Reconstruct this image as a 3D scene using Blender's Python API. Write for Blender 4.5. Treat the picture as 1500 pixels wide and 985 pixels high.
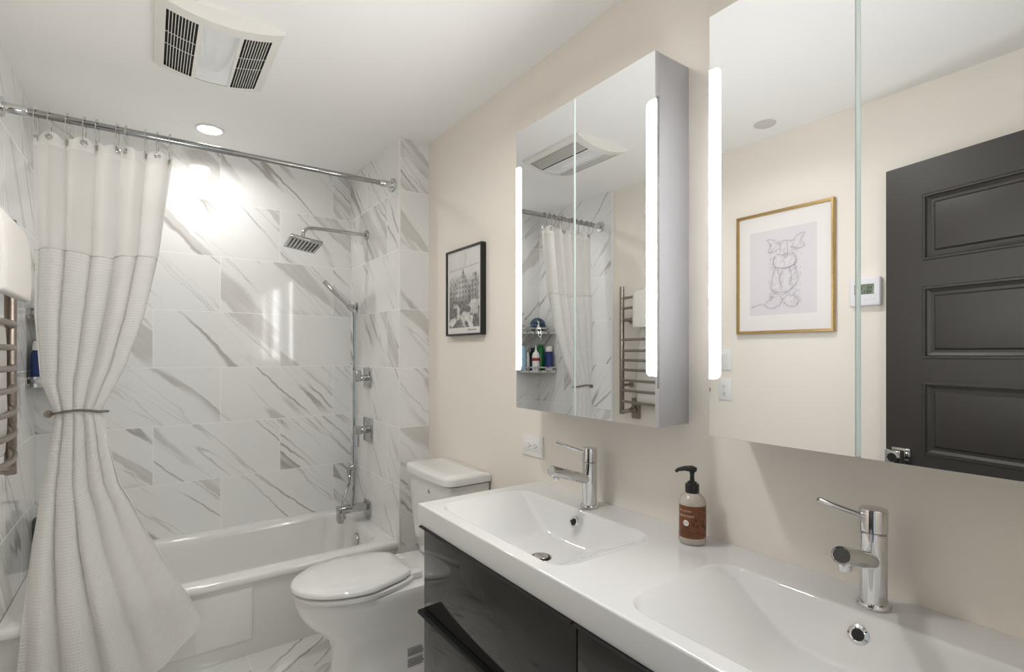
import bpy, bmesh, math, random
import numpy as np
from mathutils import Vector, Matrix, noise as mnoise
random.seed(7)
for o in list(bpy.data.objects):
    bpy.data.objects.remove(o)
SC = bpy.context.scene
COL = SC.collection
R = math.radians
PI = math.pi

# ------------------------------------------------------------------ camera
H = 1.33
cd = bpy.data.cameras.new('camera'); cam = bpy.data.objects.new('camera', cd); COL.objects.link(cam)
cd.sensor_width = 36.0; cd.lens = 36.0 * 747.0 / 1500.0
cd.shift_y = 25.5 / 1500.0; cd.clip_start = 0.01
cam.location = (0, 0, H); cam.rotation_euler = (R(90), 0, R(-35.4))
SC.camera = cam

# ------------------------------------------------------------------ world, lights, exposure
w = bpy.data.worlds.new('world'); SC.world = w; w.use_nodes = True
w.node_tree.nodes['Background'].inputs[0].default_value = (0.85, 0.93, 1.0, 1)
w.node_tree.nodes['Background'].inputs[1].default_value = 0.25
vs = SC.view_settings
vs.view_transform = 'Standard'; vs.look = 'None'; vs.gamma = 1.0; vs.use_curve_mapping = False
vs.exposure = 1.27
SC.cycles.use_denoising = True
SC.cycles.max_bounces = 10; SC.cycles.diffuse_bounces = 5; SC.cycles.glossy_bounces = 6
SC.cycles.transmission_bounces = 6; SC.cycles.transparent_max_bounces = 12
SC.cycles.caustics_reflective = False; SC.cycles.caustics_refractive = False
SC.cycles.sample_clamp_indirect = 6.0

def area_light(name, loc, rot, sx, sy, energy, color, shape='RECTANGLE', spread=None):
    d = bpy.data.lights.new(name, 'AREA'); o = bpy.data.objects.new(name, d); COL.objects.link(o)
    d.shape = shape; d.size = sx; d.size_y = sy; d.energy = energy; d.color = color
    if spread: d.spread = spread
    o.location = loc; o.rotation_euler = rot
    return o
# ceiling lamps: one seen over the tub; the aisle one is added, unseen fill
area_light('tub_downlight', (0.238, 2.87, 2.395), (0, 0, 0), 0.10, 0.10, 1.45, (1.0, 0.99, 0.975), 'DISK', R(168))
area_light('aisle_fill', (0.35, 1.25, 2.405), (0, 0, 0), 0.16, 0.16, 2.9, (1.0, 0.99, 0.975), 'DISK', R(160))
# unseen fill added behind the camera, pointed up to brighten off the ceiling
area_light('bounce_fill', (0.16, -0.03, 0.75), (R(180 - 38), 0, R(-6)), 0.30, 0.30, 1.0, (1.0, 1.0, 1.0), 'RECTANGLE', R(80))
LED_STRENGTH = 18.5

# ------------------------------------------------------------------ node helper
class NT:
    def __init__(s, name):
        s.m = bpy.data.materials.new(name); s.m.use_nodes = True
        s.t = s.m.node_tree; s.n = s.t.nodes; s.b = s.n['Principled BSDF']
        s.out = s.n['Material Output']
    def lk(s, a, b): s.t.links.new(a, b)
    def put(s, v, sock):
        if hasattr(v, 'is_output'): s.lk(v, sock)
        else: sock.default_value = v
    def math(s, op, a, b=0.0, c=None, clamp=False):
        n = s.n.new('ShaderNodeMath'); n.operation = op; n.use_clamp = clamp
        s.put(a, n.inputs[0]); s.put(b, n.inputs[1])
        if c is not None: s.put(c, n.inputs[2])
        return n.outputs[0]
    def comb(s, x, y, z):
        n = s.n.new('ShaderNodeCombineXYZ')
        for i, v in enumerate((x, y, z)): s.put(v, n.inputs[i])
        return n.outputs[0]
    def objco(s):
        n = s.n.new('ShaderNodeTexCoord'); return n.outputs['Object']
    def uv(s):
        n = s.n.new('ShaderNodeTexCoord'); return n.outputs['UV']
    def sep(s, v):
        n = s.n.new('ShaderNodeSeparateXYZ'); s.lk(v, n.inputs[0]); return n.outputs
    def noise(s, vec, scale, detail=2.0, rough=0.5, dist=0.0):
        n = s.n.new('ShaderNodeTexNoise'); s.lk(vec, n.inputs['Vector'])
        n.inputs['Scale'].default_value = scale; n.inputs['Detail'].default_value = detail
        n.inputs['Roughness'].default_value = rough; n.inputs['Distortion'].default_value = dist
        return n.outputs['Fac']
    def smooth(s, v, a, b, lo=0.0, hi=1.0):
        n = s.n.new('ShaderNodeMapRange'); n.interpolation_type = 'SMOOTHSTEP'
        s.put(v, n.inputs[0]); n.inputs[1].default_value = a; n.inputs[2].default_value = b
        n.inputs[3].default_value = lo; n.inputs[4].default_value = hi
        return n.outputs[0]
    def mix(s, f, a, b):
        n = s.n.new('ShaderNodeMix'); n.data_type = 'RGBA'
        s.put(f, n.inputs[0]); s.put(a, n.inputs[6]); s.put(b, n.inputs[7])
        return n.outputs[2]
    def bump(s, h, strength, dist):
        n = s.n.new('ShaderNodeBump'); n.inputs['Strength'].default_value = strength
        n.inputs['Distance'].default_value = dist; s.lk(h, n.inputs['Height'])
        s.lk(n.outputs[0], s.b.inputs['Normal'])

def mat(name, col, rough=0.5, metal=0.0, coat=0.0, emit=None, noise=0.0, nscale=40.0, spec=None, trans=0.0, ior=None):
    k = NT(name); b = k.b
    b.inputs['Base Color'].default_value = (*col, 1); b.inputs['Roughness'].default_value = rough
    b.inputs['Metallic'].default_value = metal; b.inputs['Coat Weight'].default_value = coat
    b.inputs['Coat Roughness'].default_value = 0.03
    if spec is not None: b.inputs['Specular IOR Level'].default_value = spec
    if trans: b.inputs['Transmission Weight'].default_value = trans
    if ior: b.inputs['IOR'].default_value = ior
    if emit is not None:
        b.inputs['Emission Color'].default_value = (*emit[0], 1); b.inputs['Emission Strength'].default_value = emit[1]
    if noise:
        n = k.noise(k.objco(), nscale, 3.0)
        dark = tuple(c * (1 - noise) for c in col)
        k.lk(k.mix(n, (*dark, 1), (*[min(1, c * (1 + noise * .4)) for c in col], 1)), b.inputs['Base Color'])
    return k.m

def paint(name, col, bump=0.08):
    k = NT(name); co = k.objco()
    n = k.noise(co, 1.3, 2.0)
    k.lk(k.mix(n, (*[c * .985 for c in col], 1), (*col, 1)), k.b.inputs['Base Color'])
    k.b.inputs['Roughness'].default_value = 0.55; k.b.inputs['Specular IOR Level'].default_value = 0.25
    k.bump(k.noise(co, 260.0, 2.0), bump, 0.002)
    return k.m

def marble(name, ui, vi, u0, v0, slope, seed, tw=0.6, th=0.3, rough=0.07):
    """large porcelain tiles with diagonal grey veins; ui, vi = the axes of the wall, slope = tangent of the veins"""
    k = NT(name); s = k.sep(k.objco()); u = s[ui]; v = s[vi]
    vv = k.math('SUBTRACT', v, v0)
    row = k.math('FLOOR', k.math('DIVIDE', vv, th))
    par = k.math('FLOORED_MODULO', row, 2.0)
    uu = k.math('SUBTRACT', k.math('SUBTRACT', u, u0), k.math('MULTIPLY', par, tw * .5))
    colm = k.math('FLOOR', k.math('DIVIDE', uu, tw))
    wn = k.n.new('ShaderNodeTexWhiteNoise'); wn.noise_dimensions = '3D'
    k.lk(k.comb(row, colm, seed + .37), wn.inputs['Vector'])
    rv = k.sep(wn.outputs['Color'])
    a = math.atan(slope); ca, sa = math.cos(a), math.sin(a)
    uo = k.math('MULTIPLY_ADD', rv[0], 7.0, u); vo = k.math('MULTIPLY_ADD', rv[1], 7.0, v)
    along = k.math('ADD', k.math('MULTIPLY', uo, ca), k.math('MULTIPLY', vo, sa))
    across = k.math('SUBTRACT', k.math('MULTIPLY', vo, ca), k.math('MULTIPLY', uo, sa))
    warp = k.noise(k.comb(uo, vo, rv[2]), 2.2, 2.0, 0.5)
    fine = k.noise(k.comb(uo, vo, 7.0), 17.0, 2.0, 0.5)
    acw = k.math('ADD', k.math('MULTIPLY_ADD', k.math('SUBTRACT', warp, .5), 0.06, across), k.math('MULTIPLY', k.math('SUBTRACT', fine, .5), .020))
    # fine veins
    p1 = k.comb(k.math('MULTIPLY', along, 0.50), k.math('MULTIPLY', acw, 6.5), k.math('MULTIPLY', rv[2], 9.0))
    n1 = k.noise(p1, 1.0, 1.5, 0.5)
    r1 = k.math('ABSOLUTE', k.math('SUBTRACT', n1, .5))
    m1 = k.smooth(k.noise(k.comb(along, k.math('MULTIPLY', across, 2.5), rv[0]), 1.9, 1.0), .44, .62)
    v1 = k.math('MULTIPLY', k.smooth(r1, .003, .024, 1.0, 0.0), m1)
    # broad feathered bands, sharp on one side
    p2 = k.comb(k.math('MULTIPLY', along, 0.42), k.math('MULTIPLY', acw, 4.2), k.math('MULTIPLY_ADD', rv[1], 5.0, 20.0))
    n2 = k.noise(p2, 1.0, 1.5, 0.5)
    up = k.smooth(n2, .600, .618, 0.0, 1.0); dn = k.smooth(n2, .63, .72, 1.0, 0.0)
    grain = k.noise(k.comb(k.math('MULTIPLY', along, 4.0), k.math('MULTIPLY', across, 40.0), 3.0), 1.0, 3.0, .6)
    v2 = k.math('MULTIPLY', k.math('MULTIPLY', up, dn), k.smooth(grain, .2, .75, .55, 1.0))
    # thin hair lines
    p3 = k.comb(k.math('MULTIPLY', along, 0.9), k.math('MULTIPLY', acw, 13.0), 41.0)
    r3 = k.math('ABSOLUTE', k.math('SUBTRACT', k.noise(p3, 1.0, 2.0, .5), .5))
    v3 = k.math('MULTIPLY', k.smooth(r3, .0, .022, .5, 0.0), k.smooth(n2, .46, .58))
    cloud = k.noise(k.comb(uo, vo, 2.0), 3.0, 2.0)
    base = k.mix(cloud, (.80, .80, .785, 1), (.855, .855, .84, 1))
    vcol = k.mix(grain, (.36, .335, .30, 1), (.50, .48, .45, 1))
    f = k.math('MAXIMUM', k.math('MULTIPLY', v1, .95), k.math('MAXIMUM', k.math('MULTIPLY', v2, .62), v3), clamp=True)
    c = k.mix(f, base, vcol)
    fu = k.math('MULTIPLY', k.math('FRACT', k.math('DIVIDE', uu, tw)), tw)
    fv = k.math('MULTIPLY', k.math('FRACT', k.math('DIVIDE', vv, th)), th)
    du = k.math('MINIMUM', fu, k.math('SUBTRACT', tw, fu)); dv = k.math('MINIMUM', fv, k.math('SUBTRACT', th, fv))
    g = k.math('LESS_THAN', k.math('MINIMUM', du, dv), .0014)
    k.lk(k.mix(g, c, (.90, .90, .885, 1)), k.b.inputs['Base Color'])
    k.lk(k.math('MULTIPLY_ADD', g, .5, rough), k.b.inputs['Roughness'])
    k.b.inputs['Specular IOR Level'].default_value = 0.5
    return k.m

M = {}
M['cream'] = paint('cream_wall_paint', (.865, .812, .735))
M['ceiling'] = paint('ceiling_paint', (.92, .915, .90), .04)
M['white_trim'] = mat('white_trim', (.82, .81, .79), .35)
M['tile_back'] = marble('tile_back', 0, 2, .014, .655, -1.0, 1.0)
M['tile_side'] = marble('tile_side', 1, 2, 2.58, .655, 1.1, 5.0)
M['tile_left'] = marble('tile_left', 1, 2, 2.58, .655, -1.1, 9.0)
M['tile_floor'] = marble('tile_floor', 0, 1, .05, .15, .9, 13.0, .6, .3, .12)
M['porcelain'] = mat('porcelain', (.76, .755, .745), .06, coat=.6, spec=.5)
M['acrylic'] = mat('tub_enamel', (.77, .765, .735), .10, coat=.4)
M['ceramic'] = mat('washbasin_ceramic', (.69, .69, .685), .06, coat=.5)
M['chrome'] = mat('chrome', (.68, .68, .68), .05, 1.0)
M['rod'] = mat('rod_chrome', (.38, .38, .38), .10, 1.0)
M['fitting'] = mat('shower_chrome', (.50, .50, .495), .06, 1.0)
M['chrome_dark'] = mat('aerator_dark', (.02, .02, .02), .3, .3)
M['nickel'] = mat('brushed_nickel', (.36, .31, .27), .33, 1.0, noise=.12, nscale=120)
M['lacquer'] = mat('grey_gloss_lacquer', (.026, .025, .023), .05, spec=.35)
M['carcass'] = mat('carcass_grey', (.05, .05, .05), .4)
M['black_metal'] = mat('black_metal', (.008, .008, .008), .45, spec=.2)
M['black'] = mat('black_plastic', (.010, .010, .010), .30)
M['white_plastic'] = mat('white_plastic', (.84, .83, .81), .30)
M['cabinet_white'] = mat('cabinet_white', (.46, .46, .475), .35)
M['mirror'] = mat('mirror_silver', (.84, .85, .855), .0, 1.0)
M['glass_edge'] = mat('glass_edge', (.72, .86, .83), .3)
M['seam'] = mat('lit_joint_tint', (.80, .90, .88), .15, coat=.5)  # light on the door edges put into a pale colour
M['led'] = mat('led_diffuser', (1, 1, 1), .4, emit=((1.0, 1.0, .99), LED_STRENGTH))
M['lamp'] = mat('downlight_lens', (1, 1, 1), .4, emit=((1.0, .97, .93), 8.0))
M['fan_white'] = mat('fan_plastic', (.80, .785, .74), .35)
M['fan_dark'] = mat('fan_cavity', (.010, .009, .008), .6)
M['fan_lens'] = mat('fan_lens', (.78, .79, .80), .18, coat=.6)
M['door_paint'] = mat('charcoal_door_paint', (.030, .026, .022), .42)
M['gold'] = mat('gold_leaf_frame', (.62, .43, .19), .33, .85, noise=.25, nscale=60)
M['paper'] = mat('paper', (.82, .79, .77), .6)
M['towel'] = None
M['rope'] = mat('grey_rope', (.22, .20, .19), .8, noise=.4, nscale=300)
M['lcd'] = mat('lcd_green', (.16, .20, .13), .2)
M['lcd_ink'] = mat('lcd_ink', (.03, .04, .03), .4)
M['thermo'] = mat('thermostat_plastic', (.80, .79, .83), .35)
M['grey_text'] = mat('printed_grey', (.25, .25, .25), .6)
M['amber'] = mat('soap_bottle_plastic', (.60, .55, .47), .18, trans=.25)
M['label_brown'] = mat('brown_label', (.19, .060, .018), .45, noise=.35, nscale=90)
M['label_dark'] = mat('brown_label_print', (.055, .020, .010), .5)
M['label_cream'] = mat('label_cream_print', (.62, .50, .40), .5)
M['white_ink'] = mat('label_white', (.85, .84, .80), .5)
M['loofah'] = mat('loofah_blue', (.20, .28, .38), .7)
M['b_blue'] = mat('blue_bottle', (.015, .035, .16), .25)
M['b_lblue'] = mat('light_blue_bottle', (.33, .52, .68), .25)
M['b_green'] = mat('green_bottle', (.012, .20, .055), .25)
M['b_black'] = mat('black_bottle', (.015, .015, .018), .25)
M['b_grey'] = mat('grey_pump_bottle', (.10, .105, .10), .3)
M['red'] = mat('red_print', (.35, .03, .03), .4)
M['shelf_metal'] = mat('shelf_steel', (.55, .55, .55), .18, 1.0)

def cloth_mat(name, col, trans, see, waffle):
    k = NT(name)
    d = k.n.new('ShaderNodeBsdfDiffuse'); t = k.n.new('ShaderNodeBsdfTranslucent'); x = k.n.new('ShaderNodeBsdfTransparent')
    m1 = k.n.new('ShaderNodeMixShader'); m2 = k.n.new('ShaderNodeMixShader')
    d.inputs[0].default_value = (*col, 1); t.inputs[0].default_value = (*col, 1)
    m1.inputs[0].default_value = trans; m2.inputs[0].default_value = see
    k.lk(d.outputs[0], m1.inputs[1]); k.lk(t.outputs[0], m1.inputs[2])
    k.lk(m1.outputs[0], m2.inputs[1]); k.lk(x.outputs[0], m2.inputs[2]); k.lk(m2.outputs[0], k.out.inputs[0])
    s = k.sep(k.uv())
    if waffle:
        a = k.math('SINE', k.math('MULTIPLY', s[0], 2 * PI / waffle)); b = k.math('SINE', k.math('MULTIPLY', s[1], 2 * PI / waffle))
        h = k.math('MAXIMUM', a, b)
        bn = k.n.new('ShaderNodeBump'); bn.inputs['Strength'].default_value = .55; bn.inputs['Distance'].default_value = .0022
        k.lk(h, bn.inputs['Height']); k.lk(bn.outputs[0], d.inputs['Normal'])
        c = k.mix(k.smooth(h, -.6, .9), (*[q * .95 for q in col], 1), (*col, 1)); k.lk(c, d.inputs[0])
    return k.m
M['sheer'] = cloth_mat('sheer_curtain', (.86, .84, .81), .45, .16, None)
M['waffle'] = cloth_mat('waffle_curtain', (.92, .908, .885), .30, .0, .0110)
M['header'] = cloth_mat('curtain_header', (.86, .84, .81), .30, .0, None)
def towel_mat():
    k = NT('white_terry'); k.b.inputs['Base Color'].default_value = (.80, .77, .73, 1); k.b.inputs['Roughness'].default_value = .9
    k.b.inputs['Specular IOR Level'].default_value = .1
    k.bump(k.noise(k.objco(), 420.0, 2.0), .6, .003); return k.m
M['towel'] = towel_mat()
def attr_mat(name, rough=.5):
    k = NT(name); a = k.n.new('ShaderNodeAttribute'); a.attribute_name = 'Col'
    k.lk(a.outputs['Color'], k.b.inputs['Base Color']); k.b.inputs['Roughness'].default_value = rough; return k.m
M['art'] = attr_mat('print_on_paper', .25)

# ------------------------------------------------------------------ mesh builder
class B:
    def __init__(s): s.bm = bmesh.new(); s.mi = 0
    def _own(s, f0):
        for f in list(s.bm.faces)[f0:]: f.material_index = s.mi; f.smooth = True
    def box(s, a, b, bev=0.0, seg=2, mtx=None):
        f0 = len(s.bm.faces); tmp = bmesh.new(); bmesh.ops.create_cube(tmp, size=1.0)
        a, b = Vector(a), Vector(b); c = (a + b) / 2; d = b - a
        for v in tmp.verts: v.co = Vector((c.x + v.co.x * d.x, c.y + v.co.y * d.y, c.z + v.co.z * d.z))
        if bev: bmesh.ops.bevel(tmp, geom=tmp.edges[:], offset=bev, segments=seg, affect='EDGES', profile=.5)
        if mtx is not None: bmesh.ops.transform(tmp, matrix=mtx, verts=tmp.verts[:])
        s._merge(tmp); return s
    def _merge(s, tmp):
        vm = [s.bm.verts.new(v.co) for v in tmp.verts]; tmp.verts.index_update()
        for f in tmp.faces:
            try:
                nf = s.bm.faces.new([vm[v.index] for v in f.verts]); nf.material_index = s.mi; nf.smooth = True
            except ValueError: pass
        tmp.free()
    def loft(s, rings, cap0=True, cap1=True, closed=True):
        vr = [[s.bm.verts.new(p) for p in r] for r in rings]; n = len(vr[0])
        for i in range(len(vr) - 1):
            for j in range(n if closed else n - 1):
                f = s.bm.faces.new((vr[i][j], vr[i][(j + 1) % n], vr[i + 1][(j + 1) % n], vr[i + 1][j]))
                f.material_index = s.mi; f.smooth = True
        if cap0 and closed: f = s.bm.faces.new(list(reversed(vr[0]))); f.material_index = s.mi; f.smooth = True
        if cap1 and closed: f = s.bm.faces.new(vr[-1]); f.material_index = s.mi; f.smooth = True
        return s
    @staticmethod
    def frame(d):
        d = Vector(d).normalized(); up = Vector((0, 0, 1)) if abs(d.z) < .95 else Vector((1, 0, 0))
        a = d.cross(up).normalized(); return a, d.cross(a).normalized()
    def tube(s, path, r, n=12, cap=True):
        path = [Vector(p) for p in path]; rs = r if isinstance(r, (list, tuple)) else [r] * len(path); rings = []
        a = None
        for i, p in enumerate(path):
            d = (path[min(i + 1, len(path) - 1)] - path[max(i - 1, 0)]).normalized()
            if a is None: a, b = s.frame(d)
            else:
                a = (a - d * a.dot(d)).normalized(); b = d.cross(a).normalized()
            rings.append([p + a * math.cos(2 * PI * k / n) * rs[i] + b * math.sin(2 * PI * k / n) * rs[i] for k in range(n)])
        return s.loft(rings, cap, cap)
    def cyl(s, p, q, r, r2=None, n=24, bev=0.0):
        p, q = Vector(p), Vector(q); d = (q - p).normalized(); r2 = r if r2 is None else r2
        if bev: return s.lathe([(0, 0), (r - bev, 0), (r - bev * .3, bev * .3), (r, bev), (r2, (q - p).length - bev), (r2 - bev * .3, (q - p).length - bev * .3), (r2 - bev, (q - p).length), (0, (q - p).length)], p, d, n)
        return s.tube([p, q], [r, r2], n)
    def lathe(s, prof, o, axis=(0, 0, 1), n=28):
        o = Vector(o); ax = Vector(axis).normalized(); a, b = s.frame(ax)
        rings = [[o + ax * h + (a * math.cos(2 * PI * k / n) + b * math.sin(2 * PI * k / n)) * max(r, 1e-5) for k in range(n)] for r, h in prof]
        return s.loft(rings)
    def torus(s, c, axis, R_, r, n=28, m=8, stretch=1.0):
        c = Vector(c); a, b = s.frame(axis); ax = Vector(axis).normalized()
        rings = []
        for i in range(n + 1):
            t = 2 * PI * i / n; rad = a * math.cos(t) + b * math.sin(t) * stretch
            rn = (a * math.cos(t) * stretch + b * math.sin(t)).normalized()
            rings.append([c + rad * R_ + (rn * math.cos(2 * PI * k / m) + ax * math.sin(2 * PI * k / m)) * r for k in range(m)])
        return s.loft(rings, False, False)
    def quad(s, *ps):
        f = s.bm.faces.new([s.bm.verts.new(p) for p in ps]); f.material_index = s.mi; f.smooth = True; return s
    def grid(s, fn, nu, nv, uvfn=None):
        vs = [[s.bm.verts.new(fn(i / nu, j / nv)) for i in range(nu + 1)] for j in range(nv + 1)]
        uvl = s.bm.loops.layers.uv.verify() if uvfn else None
        for j in range(nv):
            for i in range(nu):
                f = s.bm.faces.new((vs[j][i], vs[j][i + 1], vs[j + 1][i + 1], vs[j + 1][i])); f.smooth = True; f.material_index = s.mi
                if uvl:
                    for lp, (ii, jj) in zip(f.loops, ((i, j), (i + 1, j), (i + 1, j + 1), (i, j + 1))): lp[uvl].uv = uvfn(ii / nu, jj / nv)
        return s

WORLD = {}
def tag(o, label=None, cat=None, group=None, kind=None):
    if label: o['label'] = label
    if cat: o['category'] = cat
    if group: o['group'] = group
    if kind: o['kind'] = kind
    return o
def thing(name, label, cat, loc, group=None):
    o = bpy.data.objects.new(name, None); COL.objects.link(o); o.location = loc; o.empty_display_size = .05
    WORLD[o] = Vector(loc); return tag(o, label, cat, group)
def part(name, b, mats, parent=None, label=None, sharp=32, recalc=True, base=None):
    """links the builder's mesh as ONE object; vertices are given in room coordinates"""
    if recalc: bmesh.ops.recalc_face_normals(b.bm, faces=b.bm.faces[:])
    org = WORLD[parent] if parent is not None else (Vector(base) if base else Vector((0, 0, 0)))
    for v in b.bm.verts: v.co -= org
    me = bpy.data.meshes.new(name); b.bm.to_mesh(me); b.bm.free()
    for m in (mats if isinstance(mats, list) else [mats]): me.materials.append(m)
    if sharp: me.set_sharp_from_angle(angle=R(sharp))
    o = bpy.data.objects.new(name, me); COL.objects.link(o)
    if parent is not None: o.parent = parent
    elif base: o.location = base
    WORLD[o] = org
    if label: o['label'] = label
    return o
def struct(name, b, m, parent=None, sharp=32):
    o = part(name, b, m, parent, sharp=sharp)
    if parent is None: o['kind'] = 'structure'
    return o
def dup(root, loc, label=None, group=None, rot=None):
    r = root.copy(); COL.objects.link(r); r.location = loc
    if rot is not None: r.rotation_euler = rot
    if label: r['label'] = label
    if group: r['group'] = group
    for ch in list(root.children):
        c = ch.copy(); COL.objects.link(c); c.parent = r
        for g in ch.children:
            d = g.copy(); COL.objects.link(d); d.parent = c
    return r
def rrect(x0, x1, y0, y1, r, z, n=8):
    pts = []
    for cx, cy, a0 in ((x1 - r, y1 - r, 0), (x0 + r, y1 - r, 90), (x0 + r, y0 + r, 180), (x1 - r, y0 + r, 270)):
        for k in range(n + 1):
            a = R(a0 + 90 * k / n); pts.append(Vector((cx + r * math.cos(a), cy + r * math.sin(a), z)))
    return pts
def spline(pts, n=8):
    pts = [Vector(p) for p in pts]; out = []
    for i in range(len(pts) - 1):
        p0, p1, p2, p3 = pts[max(i - 1, 0)], pts[i], pts[i + 1], pts[min(i + 2, len(pts) - 1)]
        for k in range(n):
            t = k / n
            out.append(.5 * ((2 * p1) + (p2 - p0) * t + (2 * p0 - 5 * p1 + 4 * p2 - p3) * t * t + (3 * p1 - p0 - 3 * p2 + p3) * t ** 3))
    out.append(pts[-1]); return out
def interp(tab, x):
    return float(np.interp(x, [t[0] for t in tab], [t[1] for t in tab]))

# ------------------------------------------------------------------ room shell
XR, XL, XT, XA = 1.187, -0.45, -0.43, 1.0245      # right wall, left wall, left tile face, plumbing wall face
YB, YW, YF, ZC = 3.178, 2.42, 0.035, 2.42          # back tile face, wing wall, front wall face, ceiling
struct('floor', B().box((-.6, -.9, -.1), (1.3, 3.3, 0)), M['tile_floor'])
struct('ceiling', B().box((-.6, -.09, ZC), (1.3, 3.3, ZC + .1)), M['ceiling'])
struct('wall_right', B().box((XR, -.09, 0), (XR + .1, YB + .1, ZC)), M['cream'])
struct('wall_left', B().box((XL - .1, -.09, 0), (XL, 2.40, ZC)), M['cream'])
struct('wall_back', B().box((XT - .02, YB, 0), (XR, YB + .1, ZC)), M['tile_back'])
struct('wall_alcove_left', B().box((XT - .12, 2.40, 0), (XT, YB + .1, ZC)), M['tile_left'])
bw = B().box((XA, YW, 0), (XR, YB, ZC))
for f in bw.bm.faces:
    if f.normal.y < -.5: f.material_index = 1
bw.bm.normal_update()
for f in bw.bm.faces:
    f.material_index = 1 if f.normal.y < -.5 else 0
struct('wall_alcove_right', bw, [M['tile_side'], M['tile_back']])
fw = B(); fw.box((XL, YF - .12, 0), (-.17, YF, ZC)); fw.box((.55, YF - .12, 0), (XR, YF, ZC)); fw.box((-.17, YF - .12, 2.085), (.55, YF, ZC))
struct('wall_front', fw, M['cream'])
struct('trim_1', B().box((XA - .003, YW - .003, 0), (XA + .006, YW + .006, ZC), .001), M['white_trim'])
struct('trim_2', B().box((XL, 2.392, 0), (XT + .003, 2.402, ZC), .001), M['white_trim'])
tj = B(); tj.box((-.19, YF - .13, 0), (-.17, YF + .0, 2.085)); tj.box((.55, YF - .13, 0), (.57, YF + .0, 2.085)); tj.box((-.19, YF - .13, 2.07), (.57, YF, 2.085))
struct('trim_3', tj, M['door_paint'])

# open door, charcoal, with horizontal panels
P0 = Vector((-.321, .80, 0)); DR = Vector((.213, -.977, 0)).normalized(); DN = Vector((DR.y * -1, DR.x, 0)).normalized()
if DN.x < 0: DN = -DN          # towards the room
def dpt(s, z, n): return P0 + DR * s + DN * n + Vector((0, 0, z))
def dbox(b, s0, s1, z0, z1, n0, n1, bev=0):
    mt = Matrix((( DR.x, DN.x, 0, P0.x), (DR.y, DN.y, 0, P0.y), (0, 0, 1, 0), (0, 0, 0, 1)))
    return b.box((s0, n0, z0), (s1, n1, z1), bev, mtx=mt)
pz = [(1.68, 1.932), (1.309, 1.583), (.944, 1.222), (.585, .857), (.225, .498)]
dl = B(); DW = .71; s0, s1 = .129, DW - .129
dbox(dl, 0, s0, .01, 2.06, -.035, 0); dbox(dl, s1, DW, .01, 2.06, -.035, 0)
edges = [2.06] + [z for p in pz for z in (p[1], p[0])] + [.01]
for i in range(0, len(edges), 2): dbox(dl, s0, s1, edges[i + 1], edges[i], -.035, 0)
door = struct('door_1', dl, M['door_paint'])
tag(door, 'charcoal five-panel door standing open, seen in the right mirror cabinet', 'door')
for z0, z1 in pz:
    b = B(); rings = []
    for ins, n in ((-.002, -.034), (0, 0), (.004, .004), (.010, .004), (.014, -.004), (.024, -.010), (.034, -.010), (.040, -.004), (.046, -.003)):
        rings.append([dpt(s0 + ins, z0 + ins, n), dpt(s1 - ins, z0 + ins, n), dpt(s1 - ins, z1 - ins, n), dpt(s0 + ins, z1 - ins, n)])
    b.loft(rings); part('panel', b, M['door_paint'], door, sharp=20)
kn = B(); dbox(kn, .026, .092, .895, .961, 0, .009, .002); part('door_rosette', kn, M['chrome'], door, 'square chrome rosette')
kb = B(); kb.cyl(dpt(.058, .928, .009), dpt(.058, .928, .03), .012); dbox(kb, .030, .086, .900, .956, .028, .062, .004)
kob = part('door_knob', kb, M['chrome'], door, 'square chrome and crystal knob')
kd = B(); kd.cyl(dpt(.058, .928, .060), dpt(.058, .928, .064), .017); part('knob_center', kd, M['chrome_dark'], kob)

# ------------------------------------------------------------------ bathtub
tub = thing('bathtub', 'white alcove bathtub below the marble tiles, behind the tied curtain', 'bathtub', (.30, 2.8, 0))
X0, X1, Y1 = XT + .001, XA - .001, YB - .001
def tr(x0, x1, y0, y1, r, z): return rrect(x0, x1, y0, y1, r, z, 10)
rings = [tr(X0, X1, 2.505, Y1, .004, .0), tr(X0, X1, 2.49, Y1, .004, .04), tr(X0, X1, 2.462, Y1, .004, .30), tr(X0, X1, 2.452, Y1, .004, .335),
         tr(X0, X1, 2.434, Y1, .004, .343), tr(X0, X1, 2.428, Y1, .004, .352), tr(X0, X1, 2.428, Y1, .004, .366), tr(X0, X1, 2.432, Y1, .005, .375),
         tr(X0 + .001, X1 - .001, 2.440, Y1 - .002, .006, .380), tr(-.348, .962, 2.498, 3.122, .10, .381),
         tr(-.338, .952, 2.508, 3.112, .10, .378), tr(-.332, .946, 2.514, 3.106, .10, .370), tr(-.326, .940, 2.520, 3.100, .10, .345),
         tr(-.285, .925, 2.540, 3.08, .11, .20), tr(-.25, .91, 2.555, 3.065, .12, .12), tr(-.21, .88, 2.58, 3.04, .13, .085), tr(-.15, .82, 2.63, 2.99, .14, .075)]
part('tub_body', B().loft(rings), M['acrylic'], tub, sharp=60)
ap = B(); ap.loft([[Vector((x, 2.4615 + (.30 - z) * .105 + n, z)) for x, z in ((-.26 + i, .075 + i), (.37 - i, .075 + i), (.37 - i, .315 - i), (-.26 + i, .315 - i))] for i, n in ((0, .004), (.0, -.002), (.006, -.007), (.012, -.009))])
part('apron_panel', ap, M['acrylic'], tub, sharp=15)
ov = B(); ov.lathe([(0, 0), (.034, 0), (.036, .004), (.034, .012), (.02, .016), (0, .017)], (.934, 2.80, .30), (-1, 0, .12)); 
part('overflow_cover', ov, M['chrome'], tub, 'chrome overflow cover')

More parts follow.
